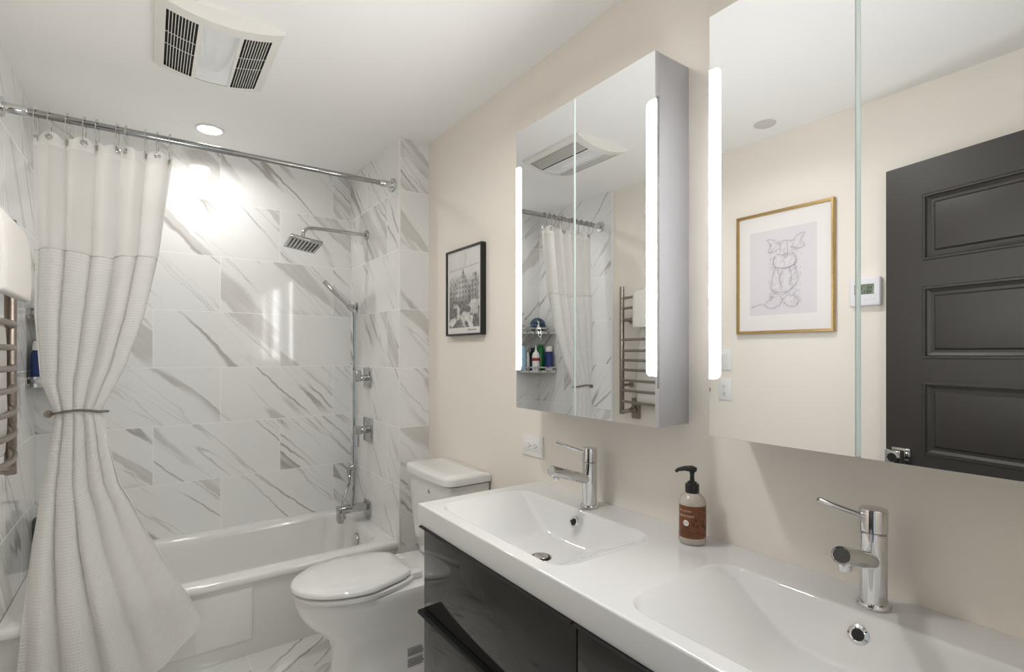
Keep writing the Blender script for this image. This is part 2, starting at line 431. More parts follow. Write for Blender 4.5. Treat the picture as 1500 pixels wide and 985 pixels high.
# ------------------------------------------------------------------ shower fittings
t = thing('tub_spout', 'flat chrome tub spout over the bathtub end', 'faucet', (XA, 2.87, .44))
b = B().box((XA - .010, 2.825, .395), (XA, 2.915, .485), .002); part('wall_plate', b, M['fitting'], t)
b = B().box((.868, 2.842, .437), (XA - .008, 2.898, .475), .006, 3); b.box((.848, 2.842, .385), (.882, 2.898, .475), .010, 3); part('spout', b, M['fitting'], t)

t = thing('shower_valve', 'upper chrome shower valve with square plate and knob', 'shower valve', (XA, 2.875, 1.19))
part('valve_plate', B().box((XA - .008, 2.815, 1.135), (XA, 2.925, 1.245), .002), M['fitting'], t)
b = B().cyl((XA - .006, 2.87, 1.19), (XA - .05, 2.87, 1.19), .018, bev=.003); b.box((XA - .078, 2.845, 1.17), (XA - .048, 2.90, 1.235), .004, 3)
part('valve_handle', b, M['fitting'], t)
t = thing('shower_valve', 'lower chrome shower valve with lever handle on a larger square plate', 'shower valve', (XA, 2.86, .89))
part('valve_plate', B().box((XA - .008, 2.795, .825), (XA, 2.93, .960), .002), M['fitting'], t)
b = B().cyl((XA - .006, 2.86, .895), (XA - .05, 2.86, .895), .021, bev=.003); b.box((XA - .080, 2.838, .872), (XA - .046, 2.882, .918), .004, 3)
b.box((XA - .066, 2.853, .800), (XA - .056, 2.867, .880), .003)
part('valve_handle', b, M['fitting'], t)

t = thing('rain_shower', 'square chrome rain shower head on a bent arm high on the plumbing wall', 'shower head', (XA, 2.884, 2.012))
b = B().lathe([(0, 0), (.030, 0), (.030, .003), (.024, .012), (.012, .014), (0, .014)], (XA, 2.884, 2.012), (-1, 0, 0)); part('flange', b, M['fitting'], t)
b = B().tube(spline([(XA - .01, 2.884, 2.012), (.85, 2.884, 2.012), (.74, 2.884, 2.011), (.695, 2.884, 2.004), (.674, 2.884, 1.98), (.672, 2.884, 1.945)], 6), .0095, 14); part('shower_arm', b, M['fitting'], t)
b = B(); b.lathe([(0, 0), (.013, 0), (.014, .006), (.012, .022), (.010, .03), (0, .03)], (.672, 2.884, 1.925), (0, 0, 1)); part('swivel_joint', b, M['fitting'], t)
tl = Matrix.Translation((.671, 2.880, 1.917)) @ Matrix.Rotation(R(8), 4, 'Y') @ Matrix.Rotation(R(-10), 4, 'X')
hd = part('head_plate', B().box((-.082, -.082, -.008), (.082, .082, .008), .003, mtx=tl), M['fitting'], t)
b = B()
for i in range(8):
    x = -.063 + i * .018; b.box((x - .004, -.062, -.0095), (x + .004, .062, -.007), .001, mtx=tl)
part('nozzle_rows', b, M['black'], hd, 'dark rubber nozzle rows')

t = thing('hand_shower', 'chrome hand shower in a wall bracket with hanging hose beside the valves', 'hand shower', (XA, 3.062, 1.611))
b = B().lathe([(0, 0), (.027, 0), (.027, .006), (.014, .010), (.012, .04), (0, .04)], (XA, 3.062, 1.611), (-1, 0, 0)); b.lathe([(.011, 0), (.018, 0), (.018, .034), (.011, .034)], (.995, 3.06, 1.595), (-.7, 0, .7)); part('wall_bracket', b, M['fitting'], t)
b = B().tube([(1.0, 3.06, 1.585), (.97, 3.06, 1.617), (.94, 3.06, 1.645), (.90, 3.06, 1.682)], [.010, .011, .011, .012], 14)
mt = Matrix.Translation((.868, 3.06, 1.713)) @ Matrix.Rotation(R(45), 4, 'Y')
b.box((-.055, -.016, -.010), (.058, .016, .010), .005, 3, mtx=mt); part('wand', b, M['fitting'], t)
hose = spline([(1.002, 3.06, 1.582), (1.006, 3.06, 1.52), (1.006, 3.062, 1.2), (1.006, 3.062, .8), (1.005, 3.062, .55), (.995, 3.055, .42), (.965, 3.03, .350), (.932, 3.02, .372), (.928, 3.03, .44), (.962, 3.06, .515), (.990, 3.095, .565), (.992, 3.11, .595)], 10)
part('hose', B().tube(hose, .0075, 10), M['fitting'], t)
b = B().lathe([(0, 0), (.026, 0), (.026, .006), (.019, .014), (.015, .03), (0, .034)], (XA, 3.112, .632), (-1, 0, 0)); b.tube([(.998, 3.112, .63), (.992, 3.111, .61), (.992, 3.11, .58)], [.015, .014, .011], 14); part('hose_elbow', b, M['fitting'], t)

# ------------------------------------------------------------------ curtain rod, rings, curtain
YR, ZR = 2.50, 2.198
t = thing('shower_curtain_rod', 'long chrome shower curtain rod spanning the tub alcove under the ceiling', 'curtain rod', (.3, YR, ZR))
b = B().cyl((XT + .06, YR, ZR), (.32, YR, ZR), .0135, n=20); b.cyl((.30, YR, ZR), (XA - .04, YR, ZR), .0120, n=20); part('rod', b, M['rod'], t)
for x, d in ((XT, 1), (XA, -1)):
    b = B().lathe([(0, 0), (.034, 0), (.036, .003), (.034, .010), (.018, .013), (.0175, .07), (.0155, .074), (0, .074)], (x, YR, ZR), (d, 0, 0)); part('end_flange', b, M['chrome'], t)

LTAB = [(0.0, -.40), (.235, -.381), (.43, -.367), (.66, -.346), (.85, -.320), (1.04, -.293), (1.11, -.284), (1.23, -.326), (1.47, -.347), (1.69, -.346), (2.14, -.355)]
RTAB = [(0.0, .30), (.263, .179), (.407, .106), (.61, .006), (.766, -.055), (.84, -.090), (.965, -.117), (1.071, -.135), (1.115, -.146), (1.27, -.074), (1.487, -.009), (1.734, .040), (2.115, .086), (2.14, .088)]
YTAB = [(0.0, 2.375), (.30, 2.395), (.9, 2.435), (1.11, 2.455), (1.5, 2.475), (2.14, 2.50)]
ATAB = [(0.0, .030), (.3, .030), (.8, .020), (1.04, .010), (1.11, .008), (1.2, .012), (1.5, .022), (1.9, .026), (2.14, .022)]
TIE = 1.112
def cur(u, z, dz_tip=0):
    xl, xr = interp(LTAB, z), interp(RTAB, z)
    ph = .35 * math.sin(3.1 * z) + .5 * math.sin(1.3 * z + u * 4)
    f = math.sin(2 * PI * 5.5 * u + ph) * .85 + .18 * math.sin(2 * PI * 9.3 * u + 1.7 + 2 * ph) + .3 * math.sin(2 * PI * 2.2 * u + .6)
    amp = interp(ATAB, z)
    if z < TIE:
        k = min(1, (TIE - z) / .5); fade = 1 - k * max(0, min(1, (u - .46) / .26)) * .86; amp *= fade
    # folds also gather sideways
    gx = .010 * math.sin(2 * PI * 5.5 * u + ph + 1.3) * min(1, amp / .02)
    y = interp(YTAB, z) + f * amp
    if z < .45: y = min(y, 2.4615 + max(0, .33 - z) * .1 - .045) if z < .40 else y
    lim = interp([(0, 2.405), (.36, 2.412), (.55, 2.47), (.8, 2.6)], z)
    y = min(y, lim)
    bulge = 4 * u * (1 - u)
    if z < TIE + .25: y -= .030 * bulge * max(0, 1 - abs(z - TIE) / .25)
    return Vector((xl + (xr - xl) * u + gx, y, z))
curtain = thing('shower_curtain', 'white waffle shower curtain with sheer top, gathered by a tie at left', 'curtain', (-.14, 2.47, 0))
NU = 150
gu = [.03 + .94 * i / 9 for i in range(10)]
def ztop(u):
    k = min(abs(u - g) for g in gu) / .052
    return 2.140 - .020 * min(1, k) ** 1.5
def surf(name, z0f, z1f, nv, m, lbl=None, solid=.0012):
    b = B(); b.grid(lambda u, v: cur(u, z0f(u) + (z1f(u) - z0f(u)) * v), NU, nv, lambda u, v: (u * 1.45, z0f(u) + (z1f(u) - z0f(u)) * v))
    return part(name, b, m, curtain, lbl, sharp=0, recalc=False)
SEAM = lambda u: 1.705 + .008 * math.sin(9 * u)
HEM = lambda u: .04 + .223 * max(0, (u - .42) / .58) ** 1.2
surf('header_band', lambda u: 2.088, ztop, 6, M['header'], 'opaque reinforced header band')
surf('sheer_panel', SEAM, lambda u: 2.088, 40, M['sheer'], 'sheer translucent upper panel')
def waf(u, v):
    zh = HEM(u); z = zh + (SEAM(u) - zh) * v
    return cur(u, z)
b = B(); b.grid(waf, NU, 150, lambda u, v: (u * 1.45, v * 1.62)); part('waffle_panel', b, M['waffle'], curtain, 'white waffle-weave lower panel', sharp=0, recalc=False)
# hem seams
b = B()
b.tube([cur(i / 60, HEM(i / 60)) + Vector((0, -.0005, 0)) for i in range(61)], .0022, 6); b.tube([cur(1.0, HEM(1) + (TIE - HEM(1)) * k / 40) for k in range(41)], .0018, 6); part('hem', b, M['header'], curtain)
b = B(); b.tube([cur(i / 100, SEAM(i / 100)) + Vector((0, -.0006, 0)) for i in range(101)], .0022, 6); part('seam', b, M['header'], curtain)
for g in gu:
    p = cur(g, 2.118); q = cur(g + .004, 2.118); nrm = (q - p).cross(Vector((0, 0, 1))).normalized()
    if nrm.y > 0: nrm = -nrm
    part('grommet', B().torus(p + nrm * .001, nrm, .0085, .0028, 20, 8), M['shelf_metal'], curtain, 'metal grommet')
ring0 = None
for i, g in enumerate(gu):
    p = cur(g, 2.118)
    r_ = thing('curtain_ring', 'chrome hook ring on the rod holding the shower curtain', 'curtain ring', (p.x, YR, ZR), 'rings along the curtain rod')
    pts = []
    for k in range(25):
        a = 2 * PI * k / 24; yy = YR + .021 * math.sin(a); zz = ZR - .030 + .048 * math.cos(a)
        lowk = max(0, (2.165 - zz) / .047); pts.append((p.x + .004 * math.sin(a), yy + (p.y - YR) * lowk * .9, zz))
    part('wire_loop', B().tube(pts, .0018, 6), M['chrome'], r_)
    b = B()
    for k in range(5):
        a = R(-60 + 30 * k); b.lathe([(0, -.004), (.004, -.003), (.005, 0), (.004, .003), (0, .004)], (p.x, YR + .0195 * math.sin(a), ZR + .0195 * math.cos(a)), (0, math.cos(a), -math.sin(a)), 10)
    part('rollers', b, M['chrome'], r_)
tb = thing('curtain_tieback', 'thin grey rope tieback with a ball end around the curtain waist', 'tieback', (-.22, 2.44, TIE))
pts = []
for k in range(33):
    u = k / 32; p = cur(u, TIE); pts.append((p.x, min(cur(max(0, min(1, u + d)), TIE).y for d in (-.05, 0, .05)) - .006, TIE + .012 * math.sin(PI * u)))
pts += [(-.135, 2.455, TIE), (-.15, 2.485, TIE - .004), (-.21, 2.505, TIE - .006), (-.27, 2.50, TIE - .004), (-.292, 2.47, TIE)]
part('rope', B().tube(spline(pts[::3] + [pts[-1]], 4), .0048, 8), M['rope'], tb)
p = Vector((-.296, 2.452, TIE)); part('ball_end', B().lathe([(0.0001, -.014), (.008, -.0115), (.0135, -.004), (.0135, .004), (.008, .0115), (0.0001, .014)], p, (1, 0, 0), 18), M['nickel'], tb, 'dark metal ball end')

# ------------------------------------------------------------------ ceiling fittings
fan = thing('exhaust_fan', 'white ceiling exhaust fan with two black slotted grilles and a centre lens', 'exhaust fan', (.193, 2.085, ZC))
FX0, FX1, FY0, FY1 = .010, .376, 1.855, 2.312
def fz(x, y):
    a = (x - .193) / .183; q = max(0, 1 - a * a); e = (y - 2.0835) / .2285
    return ZC - .011 - .034 * q
holes = [(.042, .128), (.258, .344)]; HY0, HY1 = 1.905, 2.280; LX0, LX1 = .140, .246
xs = sorted(set([FX0 + .003, FX1 - .003] + [h for p in holes for h in p] + [LX0, LX1] + list(np.linspace(FX0 + .003, FX1 - .003, 22))))
ys = [FY0 + .003, HY0, 2.0, 2.08, 2.17, HY1, FY1 - .003]
b = B(); V = {}
def fv(x, y, z=None):
    k = (round(x, 5), round(y, 5), z)
    if k not in V: V[k] = b.bm.verts.new((x, y, fz(x, y) if z is None else z))
    return V[k]
for i in range(len(xs) - 1):
    for j in range(len(ys) - 1):
        cx, cy = (xs[i] + xs[i + 1]) / 2, (ys[j] + ys[j + 1]) / 2
        if HY0 < cy < HY1 and (any(h[0] < cx < h[1] for h in holes) or LX0 < cx < LX1): continue
        f = b.bm.faces.new((fv(xs[i], ys[j]), fv(xs[i], ys[j + 1]), fv(xs[i + 1], ys[j + 1]), fv(xs[i + 1], ys[j]))); f.smooth = True
rim = [(x, ys[0]) for x in xs] + [(xs[-1], y) for y in ys[1:]] + [(x, ys[-1]) for x in reversed(xs[:-1])] + [(xs[0], y) for y in reversed(ys[1:-1])]
for i in range(len(rim)):
    p, q = rim[i], rim[(i + 1) % len(rim)]
    ex = lambda c: (FX0 if c[0] == xs[0] else FX1 if c[0] == xs[-1] else c[0], FY0 if c[1] == ys[0] else FY1 if c[1] == ys[-1] else c[1])
    P1, Q1 = ex(p), ex(q)
    for (a_, b_, c_, d_) in (((*p, None), (*q, None), (*Q1, ZC - .004), (*P1, ZC - .004)), ((*P1, ZC - .004), (*Q1, ZC - .004), (*Q1, ZC - .0002), (*P1, ZC - .0002))):
        try: f = b.bm.faces.new([fv(*a_), fv(*b_), fv(*c_), fv(*d_)]); f.smooth = True
        except ValueError: pass
part('fan_cover', b, M['fan_white'], fan, sharp=40)
b = B()
for h0, h1 in holes: b.grid(lambda u, v: Vector((h0 - .003 + (h1 - h0 + .006) * u, HY0 - .003 + (HY1 - HY0 + .006) * v, fz(h0 - .003 + (h1 - h0 + .006) * u, 2.1) + .0075 * min(1, 40 * min(u, 1 - u), 60 * min(v, 1 - v)) + .001)), 60, 80)
part('fan_cavity', b, M['fan_dark'], fan, sharp=0)
for h0, h1 in holes:
    b = B(); n = 10; st = (h1 - h0) / n
    for k in range(1, n):
        x = h0 + k * st; z = fz(x, 2.1); b.box((x - .0010, HY0 - .001, z + .0002), (x + .0010, HY1 + .001, z + .007))
    for y in (2.045, 2.125):
        for k in range(n):
            xa, xb = h0 + k * st, h0 + (k + 1) * st; z = max(fz(xa, y), fz(xb, y)); b.box((xa, y - .0008, z + .003), (xb, y + .0008, z + .006))
    part('grille', b, M['fan_white'], fan, 'slotted grille of thin slats')
b = B(); b.grid(lambda u, v: Vector((LX0 + (LX1 - LX0) * u, HY0 + (HY1 - HY0) * v, fz(LX0 + (LX1 - LX0) * u, 2.1) + .001 + .017 * max(0, 1 - (((u - .5) / .47) ** 2 + ((v - .0) / .72) ** 2)) ** .5)), 24, 40)
part('light_lens', b, M['fan_lens'], fan, 'pale smooth lens with an arched recess', sharp=0)

def downlight(loc, label, lit):
    x, y = loc; t = thing('recessed_light', label, 'ceiling light', (x, y, ZC))
    b = B().lathe([(.062, 0), (.064, .002), (.062, .005), (.054, .007), (.050, .004), (.050, 0)], (x, y, ZC), (0, 0, -1), 40); part('trim_ring', b, M['white_plastic'], t)
    b = B().lathe([(0, .001), (.051, .001), (.051, .003), (.03, .005), (0, .006)], (x, y, ZC), (0, 0, -1), 40); part('lens', b, M['lamp'], t, 'glowing round lens')
downlight((.238, 2.87), 'round lit recessed ceiling light above the bathtub', True)
downlight((.35, 1.25), 'round ceiling light added as unseen fill over the floor before the vanity, above the frame', True)  # fixture added to go with the unseen aisle fill
t = thing('ceiling_cover_plate', 'small flat white disc on the ceiling, seen in the right mirror cabinet', 'ceiling disc', (-.288, 1.277, ZC))
part('disc', B().lathe([(0, .006), (.044, .006), (.048, .004), (.048, .001), (.044, 0), (0, 0)], (-.288, 1.277, ZC), (0, 0, -1), 36), mat('disc_grey', (.62, .60, .58), .4), t)

# ------------------------------------------------------------------ mirror cabinets
def led_mesh(y0, y1, outer):
    """outer = +1 when the outer door edge is at y1"""
    z0, z1 = 1.272, 1.977; r = .014; b = B(); x0, x1 = 1.0452, 1.0500
    inner = y0 if outer > 0 else y1; out = y1 if outer > 0 else y0; sg = 1 if inner > out else -1
    prof = [(out, z0)]
    for k in range(7): a = PI / 2 * k / 6; prof.append((inner - sg * r + sg * r * math.sin(a), z0 + r - r * math.cos(a)))
    for k in range(7): a = PI / 2 * k / 6; prof.append((inner - sg * r + sg * r * math.cos(a), z1 - r + r * math.sin(a)))
    prof.append((out, z1))
    b.loft([[Vector((x0, y, z)) for y, z in prof], [Vector((x1, y, z)) for y, z in prof]]); return b
def mirror_cabinet(y0, y1, label):
    z0, z1 = 1.141, 2.101
    t = thing('mirror_cabinet', label, 'mirror cabinet', (XR, (y0 + y1) / 2, z0), 'lit mirror cabinets on the right wall')
    b = B().box((1.0635, y0 + .001, z0), (XR - .001, y1 - .001, z1), .001); part('cabinet_body', b, M['cabinet_white'], t)
    for y_ in (y0, y1): part('edge_profile', B().box((1.0515, y_ - .0012, z0 + .1), (1.0600, y_ + .0012, z1 - .115), .0005), M['shelf_metal'], t, 'slim metal edge profile')
    ym = (y0 + y1) / 2; G = .0042
    for (a, c, outer) in ((y0, ym - G, -1), (ym + G, y1, 1)):
        b = B().box((1.046, a, z0), (1.062, c, z1), .0006, 1); b.bm.normal_update()
        for f in b.bm.faces: f.material_index = 0 if f.normal.x < -.9 else 1 if abs(f.normal.y) > .9 and ((f.calc_center_median().y > ym) == (outer < 0) or abs(f.calc_center_median().y - ym) < .01) else 2
        d = part('mirror_door', b, [M['mirror'], M['glass_edge'], M['cabinet_white']], t, 'mirrored door', sharp=20)
        lb = led_mesh(a if outer < 0 else c - .0285, a + .0285 if outer < 0 else c, outer)
        part('light_strip', lb, M['led'], d, 'glowing white light strip with rounded corners')
    part('lit_joint_strip', B().box((1.0478, ym - G + .0003, z0 + .002), (1.061, ym + G - .0003, z1 - .002), .0005), M['seam'], t, 'pale strip added in the door joint, coloured like lit glass edges')  # added strip; its pale colour stands in for light in the deep gap
    return t
mirror_cabinet(.844, 1.446, 'white lit mirror cabinet nearer the tub, showing curtain, fan and towel rail')
mirror_cabinet(.089, .691, 'white lit mirror cabinet at the right, reflecting the gold picture and dark door')

# ------------------------------------------------------------------ washbasin and vanity
BT, BX0, BX1, BY0, BY1 = .853, .697, XR - .0005, YF + .002, 1.500
DEPTH = .100
basins = [1.150, .388]
def smin(vals, k=.12):
    r = vals[0]
    for q in vals[1:]:
        h = max(k - abs(r - q), 0) / k; r = min(r, q) - h * h * k * .25
    return r
def bdepth(x, y):
    d = 0.0
    for yc in basins:
        v = abs(y - yc)
        if v > .31 or x < .728 or x > 1.085: continue
        xa, xb, hv, rr = .738, 1.070, .292, .065
        cx, hx = (xa + xb) / 2, (xb - xa) / 2
        qx, qy = abs(x - cx) - (hx - rr), v - (hv - rr)
        sd = math.hypot(max(qx, 0), max(qy, 0)) + min(max(qx, qy), 0) - rr
        a = smin([(x - xa) / .034, (xb - x) / .052, (hv - v) / .19 if hv - v > 0 else (hv - v) / .03, -sd / .030], .22)
        e = .10
        if a <= -e: s_ = 0
        elif a < e: s_ = (a + e) ** 2 / (4 * e)
        elif a < 1 - .16: s_ = a
        elif a < 1 + .16: s_ = 1 - (1 + .16 - a) ** 2 / (4 * .16)
        else: s_ = 1
        dr = math.hypot(x - .900, (y - yc + .025) * .6)
        d = max(d, s_ * (DEPTH - .010 * min(1, dr / .12)))
    return d
sink = thing('washbasin', 'long white ceramic double washbasin on the dark vanity', 'washbasin', (.94, .77, .79))
b = B()
gx = [BX0, BX0 + .0015, BX0 + .004] + list(np.linspace(BX0 + .010, BX1 - .001, 130)) + [BX1]
gy = [BY0, BY0 + .003] + list(np.linspace(BY0 + .010, BY1 - .010, 380)) + [BY1 - .004, BY1 - .0015, BY1]
def edge_drop(x, y):
    d = 0
    for q in (x - BX0, BY1 - y):
        if q < .004: d = max(d, .004 - math.sqrt(max(0, .004 ** 2 - (.004 - q) ** 2)))
    return d
g = [[b.bm.verts.new((x, y, BT - bdepth(x, y) - edge_drop(x, y))) for x in gx] for y in gy]
for j in range(len(gy) - 1):
    for i in range(len(gx) - 1):
        f = b.bm.faces.new((g[j][i], g[j][i + 1], g[j + 1][i + 1], g[j + 1][i])); f.smooth = True
loop = g[0] + [r_[-1] for r_ in g[1:]] + list(reversed(g[-1][:-1])) + [r_[0] for r_ in reversed(g[1:-1])]
low = [b.bm.verts.new((v.co.x, v.co.y, .790)) for v in loop]
for i in range(len(loop)):
    j = (i + 1) % len(loop); b.bm.faces.new((loop[j], loop[i], low[i], low[j])).smooth = True
part('basin_top', b, M['ceramic'], sink, sharp=50, recalc=False)
for yc in basins:
    zb = BT - bdepth(0.900, yc - .025)
    bb = B().lathe([(0, .007), (.020, .007), (.022, .004), (.027, .002), (.031, .003), (.033, 0), (0, -.002)], (0.900, yc - .025, zb), (0, 0, 1)); part('drain', bb, M['chrome'], sink, 'round chrome drain')
    part('drain_gap', B().lathe([(.0225, .0035), (.0225, .0062), (.0268, .0040), (.0268, .0020)], (0.900, yc - .025, zb), (0, 0, 1)), M['black'], sink, 'dark gap of the drain')
    xo = 1.05; 
    while BT - bdepth(xo, yc + .003) < .818: xo += .0005
    nrm = Vector((-.9, 0, .42)).normalized(); c0 = Vector((xo, yc + .003, .818))
    bb = B().lathe([(.0105, -.004), (.0105, .002), (.013, .0035), (.017, .002), (.0185, -.002)], c0, nrm, 30); rg = part('overflow_ring', bb, M['chrome'], sink, 'chrome overflow ring')
    part('overflow_hole', B().lathe([(0, .0012), (.0108, .0012), (.0108, -.002), (0, -.002)], c0, nrm, 24), M['black'], rg)

van = thing('vanity_cabinet', 'dark grey high-gloss vanity cabinet under the double washbasin', 'cabinet', (.94, .76, .24))
VY0, VY1, VX = YF + .012, 1.468, .704
b = B().box((VX + .019, VY0, .24), (XR - .002, VY1, .725), .001)
for y_ in (VY0, VY1 - .018): b.box((VX + .019, y_, .72), (XR - .002, y_ + .018, .789), .001)
part('cabinet_body', b, M['carcass'], van)
ymid = .764
for (ya, yb) in ((ymid + .002, VY1), (VY0, ymid - .002)):
    for (za, zb) in ((.530, .7855), (.245, .5225)):
        d = part('drawer', B().box((VX, ya, za), (VX + .018, yb, zb), .0012), M['lacquer'], van, 'glossy dark grey drawer front')
        P_ = .019 if zb < .6 else .016; h_ = .0105 if zb < .6 else .004
        b = B(); prof = [(VX + .017, zb + .004), (VX - P_ + .004, zb + .004), (VX - P_, zb + .001), (VX - P_, zb + .004 - h_), (VX - P_ + .003, zb + .003 - h_), (VX - P_ + .005, zb + .0005), (VX + .017, zb + .0005)]
        b.loft([[Vector((x, y, z)) for x, z in prof] for y in (ya, yb + (.006 if yb == VY1 else 0))]); part('handle', b, M['black_metal'], d, 'black full-width edge pull')

def faucet(yc, label):
    o = (1.115, yc, BT); t = thing('basin_faucet', label, 'faucet', o, 'single-lever faucets on the washbasin'); x, y, z = o
    b = B().lathe([(0, 0), (.0275, 0), (.0285, .002), (.0285, .006), (.0270, .009), (.0225, .010), (.0225, .138), (.0205, .1385), (.0205, .140), (0, .140)], o, (0, 0, 1), 40); part('body', b, M['chrome'], t)
    b = B().lathe([(0, .141), (.0215, .141), (.0232, .1425), (.0232, .182), (.0222, .184), (0, .1855)], o, (0, 0, 1), 40); cap = part('lever_cap', b, M['chrome'], t)
    b = B().tube([(x - .016, y + .004, z + .169), (x - .056, y + .038, z + .187), (x - .084, y + .059, z + .2005), (x - .086, y + .0605, z + .2015)], [.0050, .0050, .0050, .0036], 14); part('lever', b, M['chrome'], cap, 'slim rod lever')
    d = Vector((-.165, -.010, .052)).normalized(); p0 = Vector((x - .012, y, z + .088)); p1 = p0 + d * .158
    b = B().lathe([(0, 0), (.0155, 0), (.0155, .156), (.0145, .1585), (.0135, .1585), (.0125, .155), (0, .155)], p0, d, 28); sp = part('spout', b, M['chrome'], t)
    part('spout_end', B().lathe([(0, 0), (.0130, 0), (.0130, .0012), (0, .0012)], p0 + d * .1545, d, 24), M['chrome'], sp)
    q = p0 + d * .140; part('aerator', B().cyl(q + Vector((0, 0, -.010)), q + Vector((.003, 0, -.024)), .0105, n=20, bev=.001), M['chrome'], sp)
    return t
faucet(1.153, 'chrome single-lever faucet on the far basin, below the tub-side mirror cabinet')
faucet(.390, 'chrome single-lever faucet on the near basin at the right')

# ------------------------------------------------------------------ soap bottle
sb = Vector((1.118, .787, BT))
t = thing('soap_bottle', 'soap bottle with brown label and black pump between the two basins', 'bottle', sb)
part('bottle_body', B().lathe([(0, 0), (.028, 0), (.0315, .003), (.033, .008), (.033, .098), (.032, .106), (.028, .115), (.021, .122), (.0145, .127), (.0135, .136), (0, .136)], sb, (0, 0, 1), 40), M['amber'], t)
view = math.atan2(-sb.y, -sb.x)            # the label faces the room
def on_label(a, h, r=.0336): return Vector((sb.x + r * math.cos(a), sb.y + r * math.sin(a), sb.z + h))
b = B(); a0, a1 = view - 1.15, view + 2.6
b.grid(lambda u, v: on_label(a0 + (a1 - a0) * u, .018 + .080 * v, .0333 + .0002 * math.sin(40 * v) * (u < .01)), 40, 6); lab = part('label', b, M['label_brown'], t, 'dark brown printed label', sharp=0)
def wrap_text(txt, size, a_c, h, m, parent, name='label_text', r=.0338, mx=1.0):
    cu = bpy.data.curves.new('txt', 'FONT'); cu.body = txt; cu.size = size; cu.align_x = 'CENTER'; cu.align_y = 'CENTER'; cu.resolution_u = 3
    tmp = bpy.data.objects.new('txt', cu); COL.objects.link(tmp)
    dg = bpy.context.evaluated_depsgraph_get(); me = bpy.data.meshes.new_from_object(tmp.evaluated_get(dg))
    bpy.data.objects.remove(tmp)
    b = B(); b.bm.from_mesh(me)
    for v in b.bm.verts: v.co = on_label(a_c + v.co.x * mx / r, h + v.co.y, r)
    return part(name, b, m, parent, sharp=0, recalc=False)
ac = view - .55
wrap_text("MRS. MEYER'S", .0058, ac, .085, M['label_cream'], lab); wrap_text('CLEAN DAY', .0085, ac, .073, M['label_cream'], lab)
b = B(); b.loft([[on_label(ac + .10 + .0072 * q * math.cos(2 * PI * k / 24) / .0336, .056 + .0072 * q * math.sin(2 * PI * k / 24), .0337) for k in range(24)] for q in (1.0, .5, .02)], False, True); part('label_seal', b, M['white_ink'], lab, 'white round seal', recalc=False, sharp=0)
wrap_text('HAND\nSOAP', .0040, ac + .10, .056, M['label_dark'], lab, r=.03395)
b = B()
for k in range(26):
    a = view + random.uniform(-.1, 1.5); h = random.uniform(.024, .090); r_ = random.uniform(.0015, .0036); 
    b.loft([[on_label(a + r_ * q * (1 + .4 * math.sin(3 * 2 * PI * i / 14 + k)) * math.cos(2 * PI * i / 14) / .0336, h + r_ * q * (1 + .4 * math.sin(3 * 2 * PI * i / 14 + k)) * math.sin(2 * PI * i / 14), .0336 + k * .000004) for i in range(14)] for q in (1, .03)], False, True)
for k in range(5):
    h = .026 + k * .0045; b.grid(lambda u, v: on_label(ac - .35 + .8 * u, h + .0013 * v, .03365), 10, 1)
part('label_pattern', b, M['label_dark'], lab, 'darker leaf pattern and small print', recalc=False, sharp=0)
b = B().lathe([(0, .126), (.0165, .126), (.0170, .128), (.0170, .146), (.0160, .148), (.012, .149), (.011, .153), (.0060, .155), (.0052, .170), (.0075, .180), (0, .180)], sb, (0, 0, 1), 28)
dv = Vector((-.75, .66, 0)).normalized()
pu = part('pump', b, M['black'], t, 'black pump')
b = B().tube([sb + Vector((0, 0, .183)) - dv * .010, sb + Vector((0, 0, .185)) + dv * .0, sb + dv * .018 + Vector((0, 0, .186)), sb + dv * .034 + Vector((0, 0, .183)), sb + dv * .041 + Vector((0, 0, .177))], [.006, .0085, .0062, .0048, .0036], 14); part('nozzle', b, M['black'], pu)

# ------------------------------------------------------------------ toilet
TY = 2.03
def fx(f): return XR - f
def egg(fb, ff, wd, z, n=3.2, fc=None, wb=1.0, N=56):
    fc = fb + (ff - fb) * .45 if fc is None else fc; out = []
    for k in range(N):
        a = 2 * PI * k / N; ca, sa = math.cos(a), math.sin(a)
        if ca >= 0: f = fc + (ff - fc) * ca; y = wd * sa
        else:
            f = fc - (fc - fb) * abs(ca) ** (2 / n); y = wd * math.copysign(abs(sa) ** (2 / n), sa)
            y *= 1 - (1 - wb) * ((fc - f) / (fc - fb)) ** 1.5
        out.append(Vector((fx(f), TY + y, z)))
    return out
toi = thing('toilet', 'white skirted toilet with closed lid between the bathtub and the vanity', 'toilet', (fx(.4), TY, 0))
rings = [egg(.06, .612, .118, 0, 6, .42), egg(.06, .612, .118, .004, 6, .42), egg(.06, .608, .115, .10, 6, .42), egg(.06, .610, .116, .19, 6, .42), egg(.06, .625, .122, .225, 6, .42), egg(.06, .668, .140, .265, 6, .42), egg(.06, .705, .158, .305, 5.5, .44),
         egg(.06, .730, .172, .345, 5, .45), egg(.06, .742, .179, .38, 5, .46), egg(.06, .746, .181, .402, 5, .46), egg(.062, .743, .178, .410, 5, .46), egg(.08, .72, .160, .412, 5, .46)]
part('bowl', B().loft(rings), M['porcelain'], toi, sharp=60)
rings = [egg(.285, .748, .183, .4125, 4.5, .50, .66), egg(.283, .751, .186, .415, 4.5, .50, .66), egg(.283, .751, .186, .428, 4.5, .50, .66), egg(.288, .744, .179, .4325, 4.5, .50, .66), egg(.30, .730, .165, .433, 4.5, .50, .66)]
part('seat', B().loft(rings), M['porcelain'], toi, sharp=50)
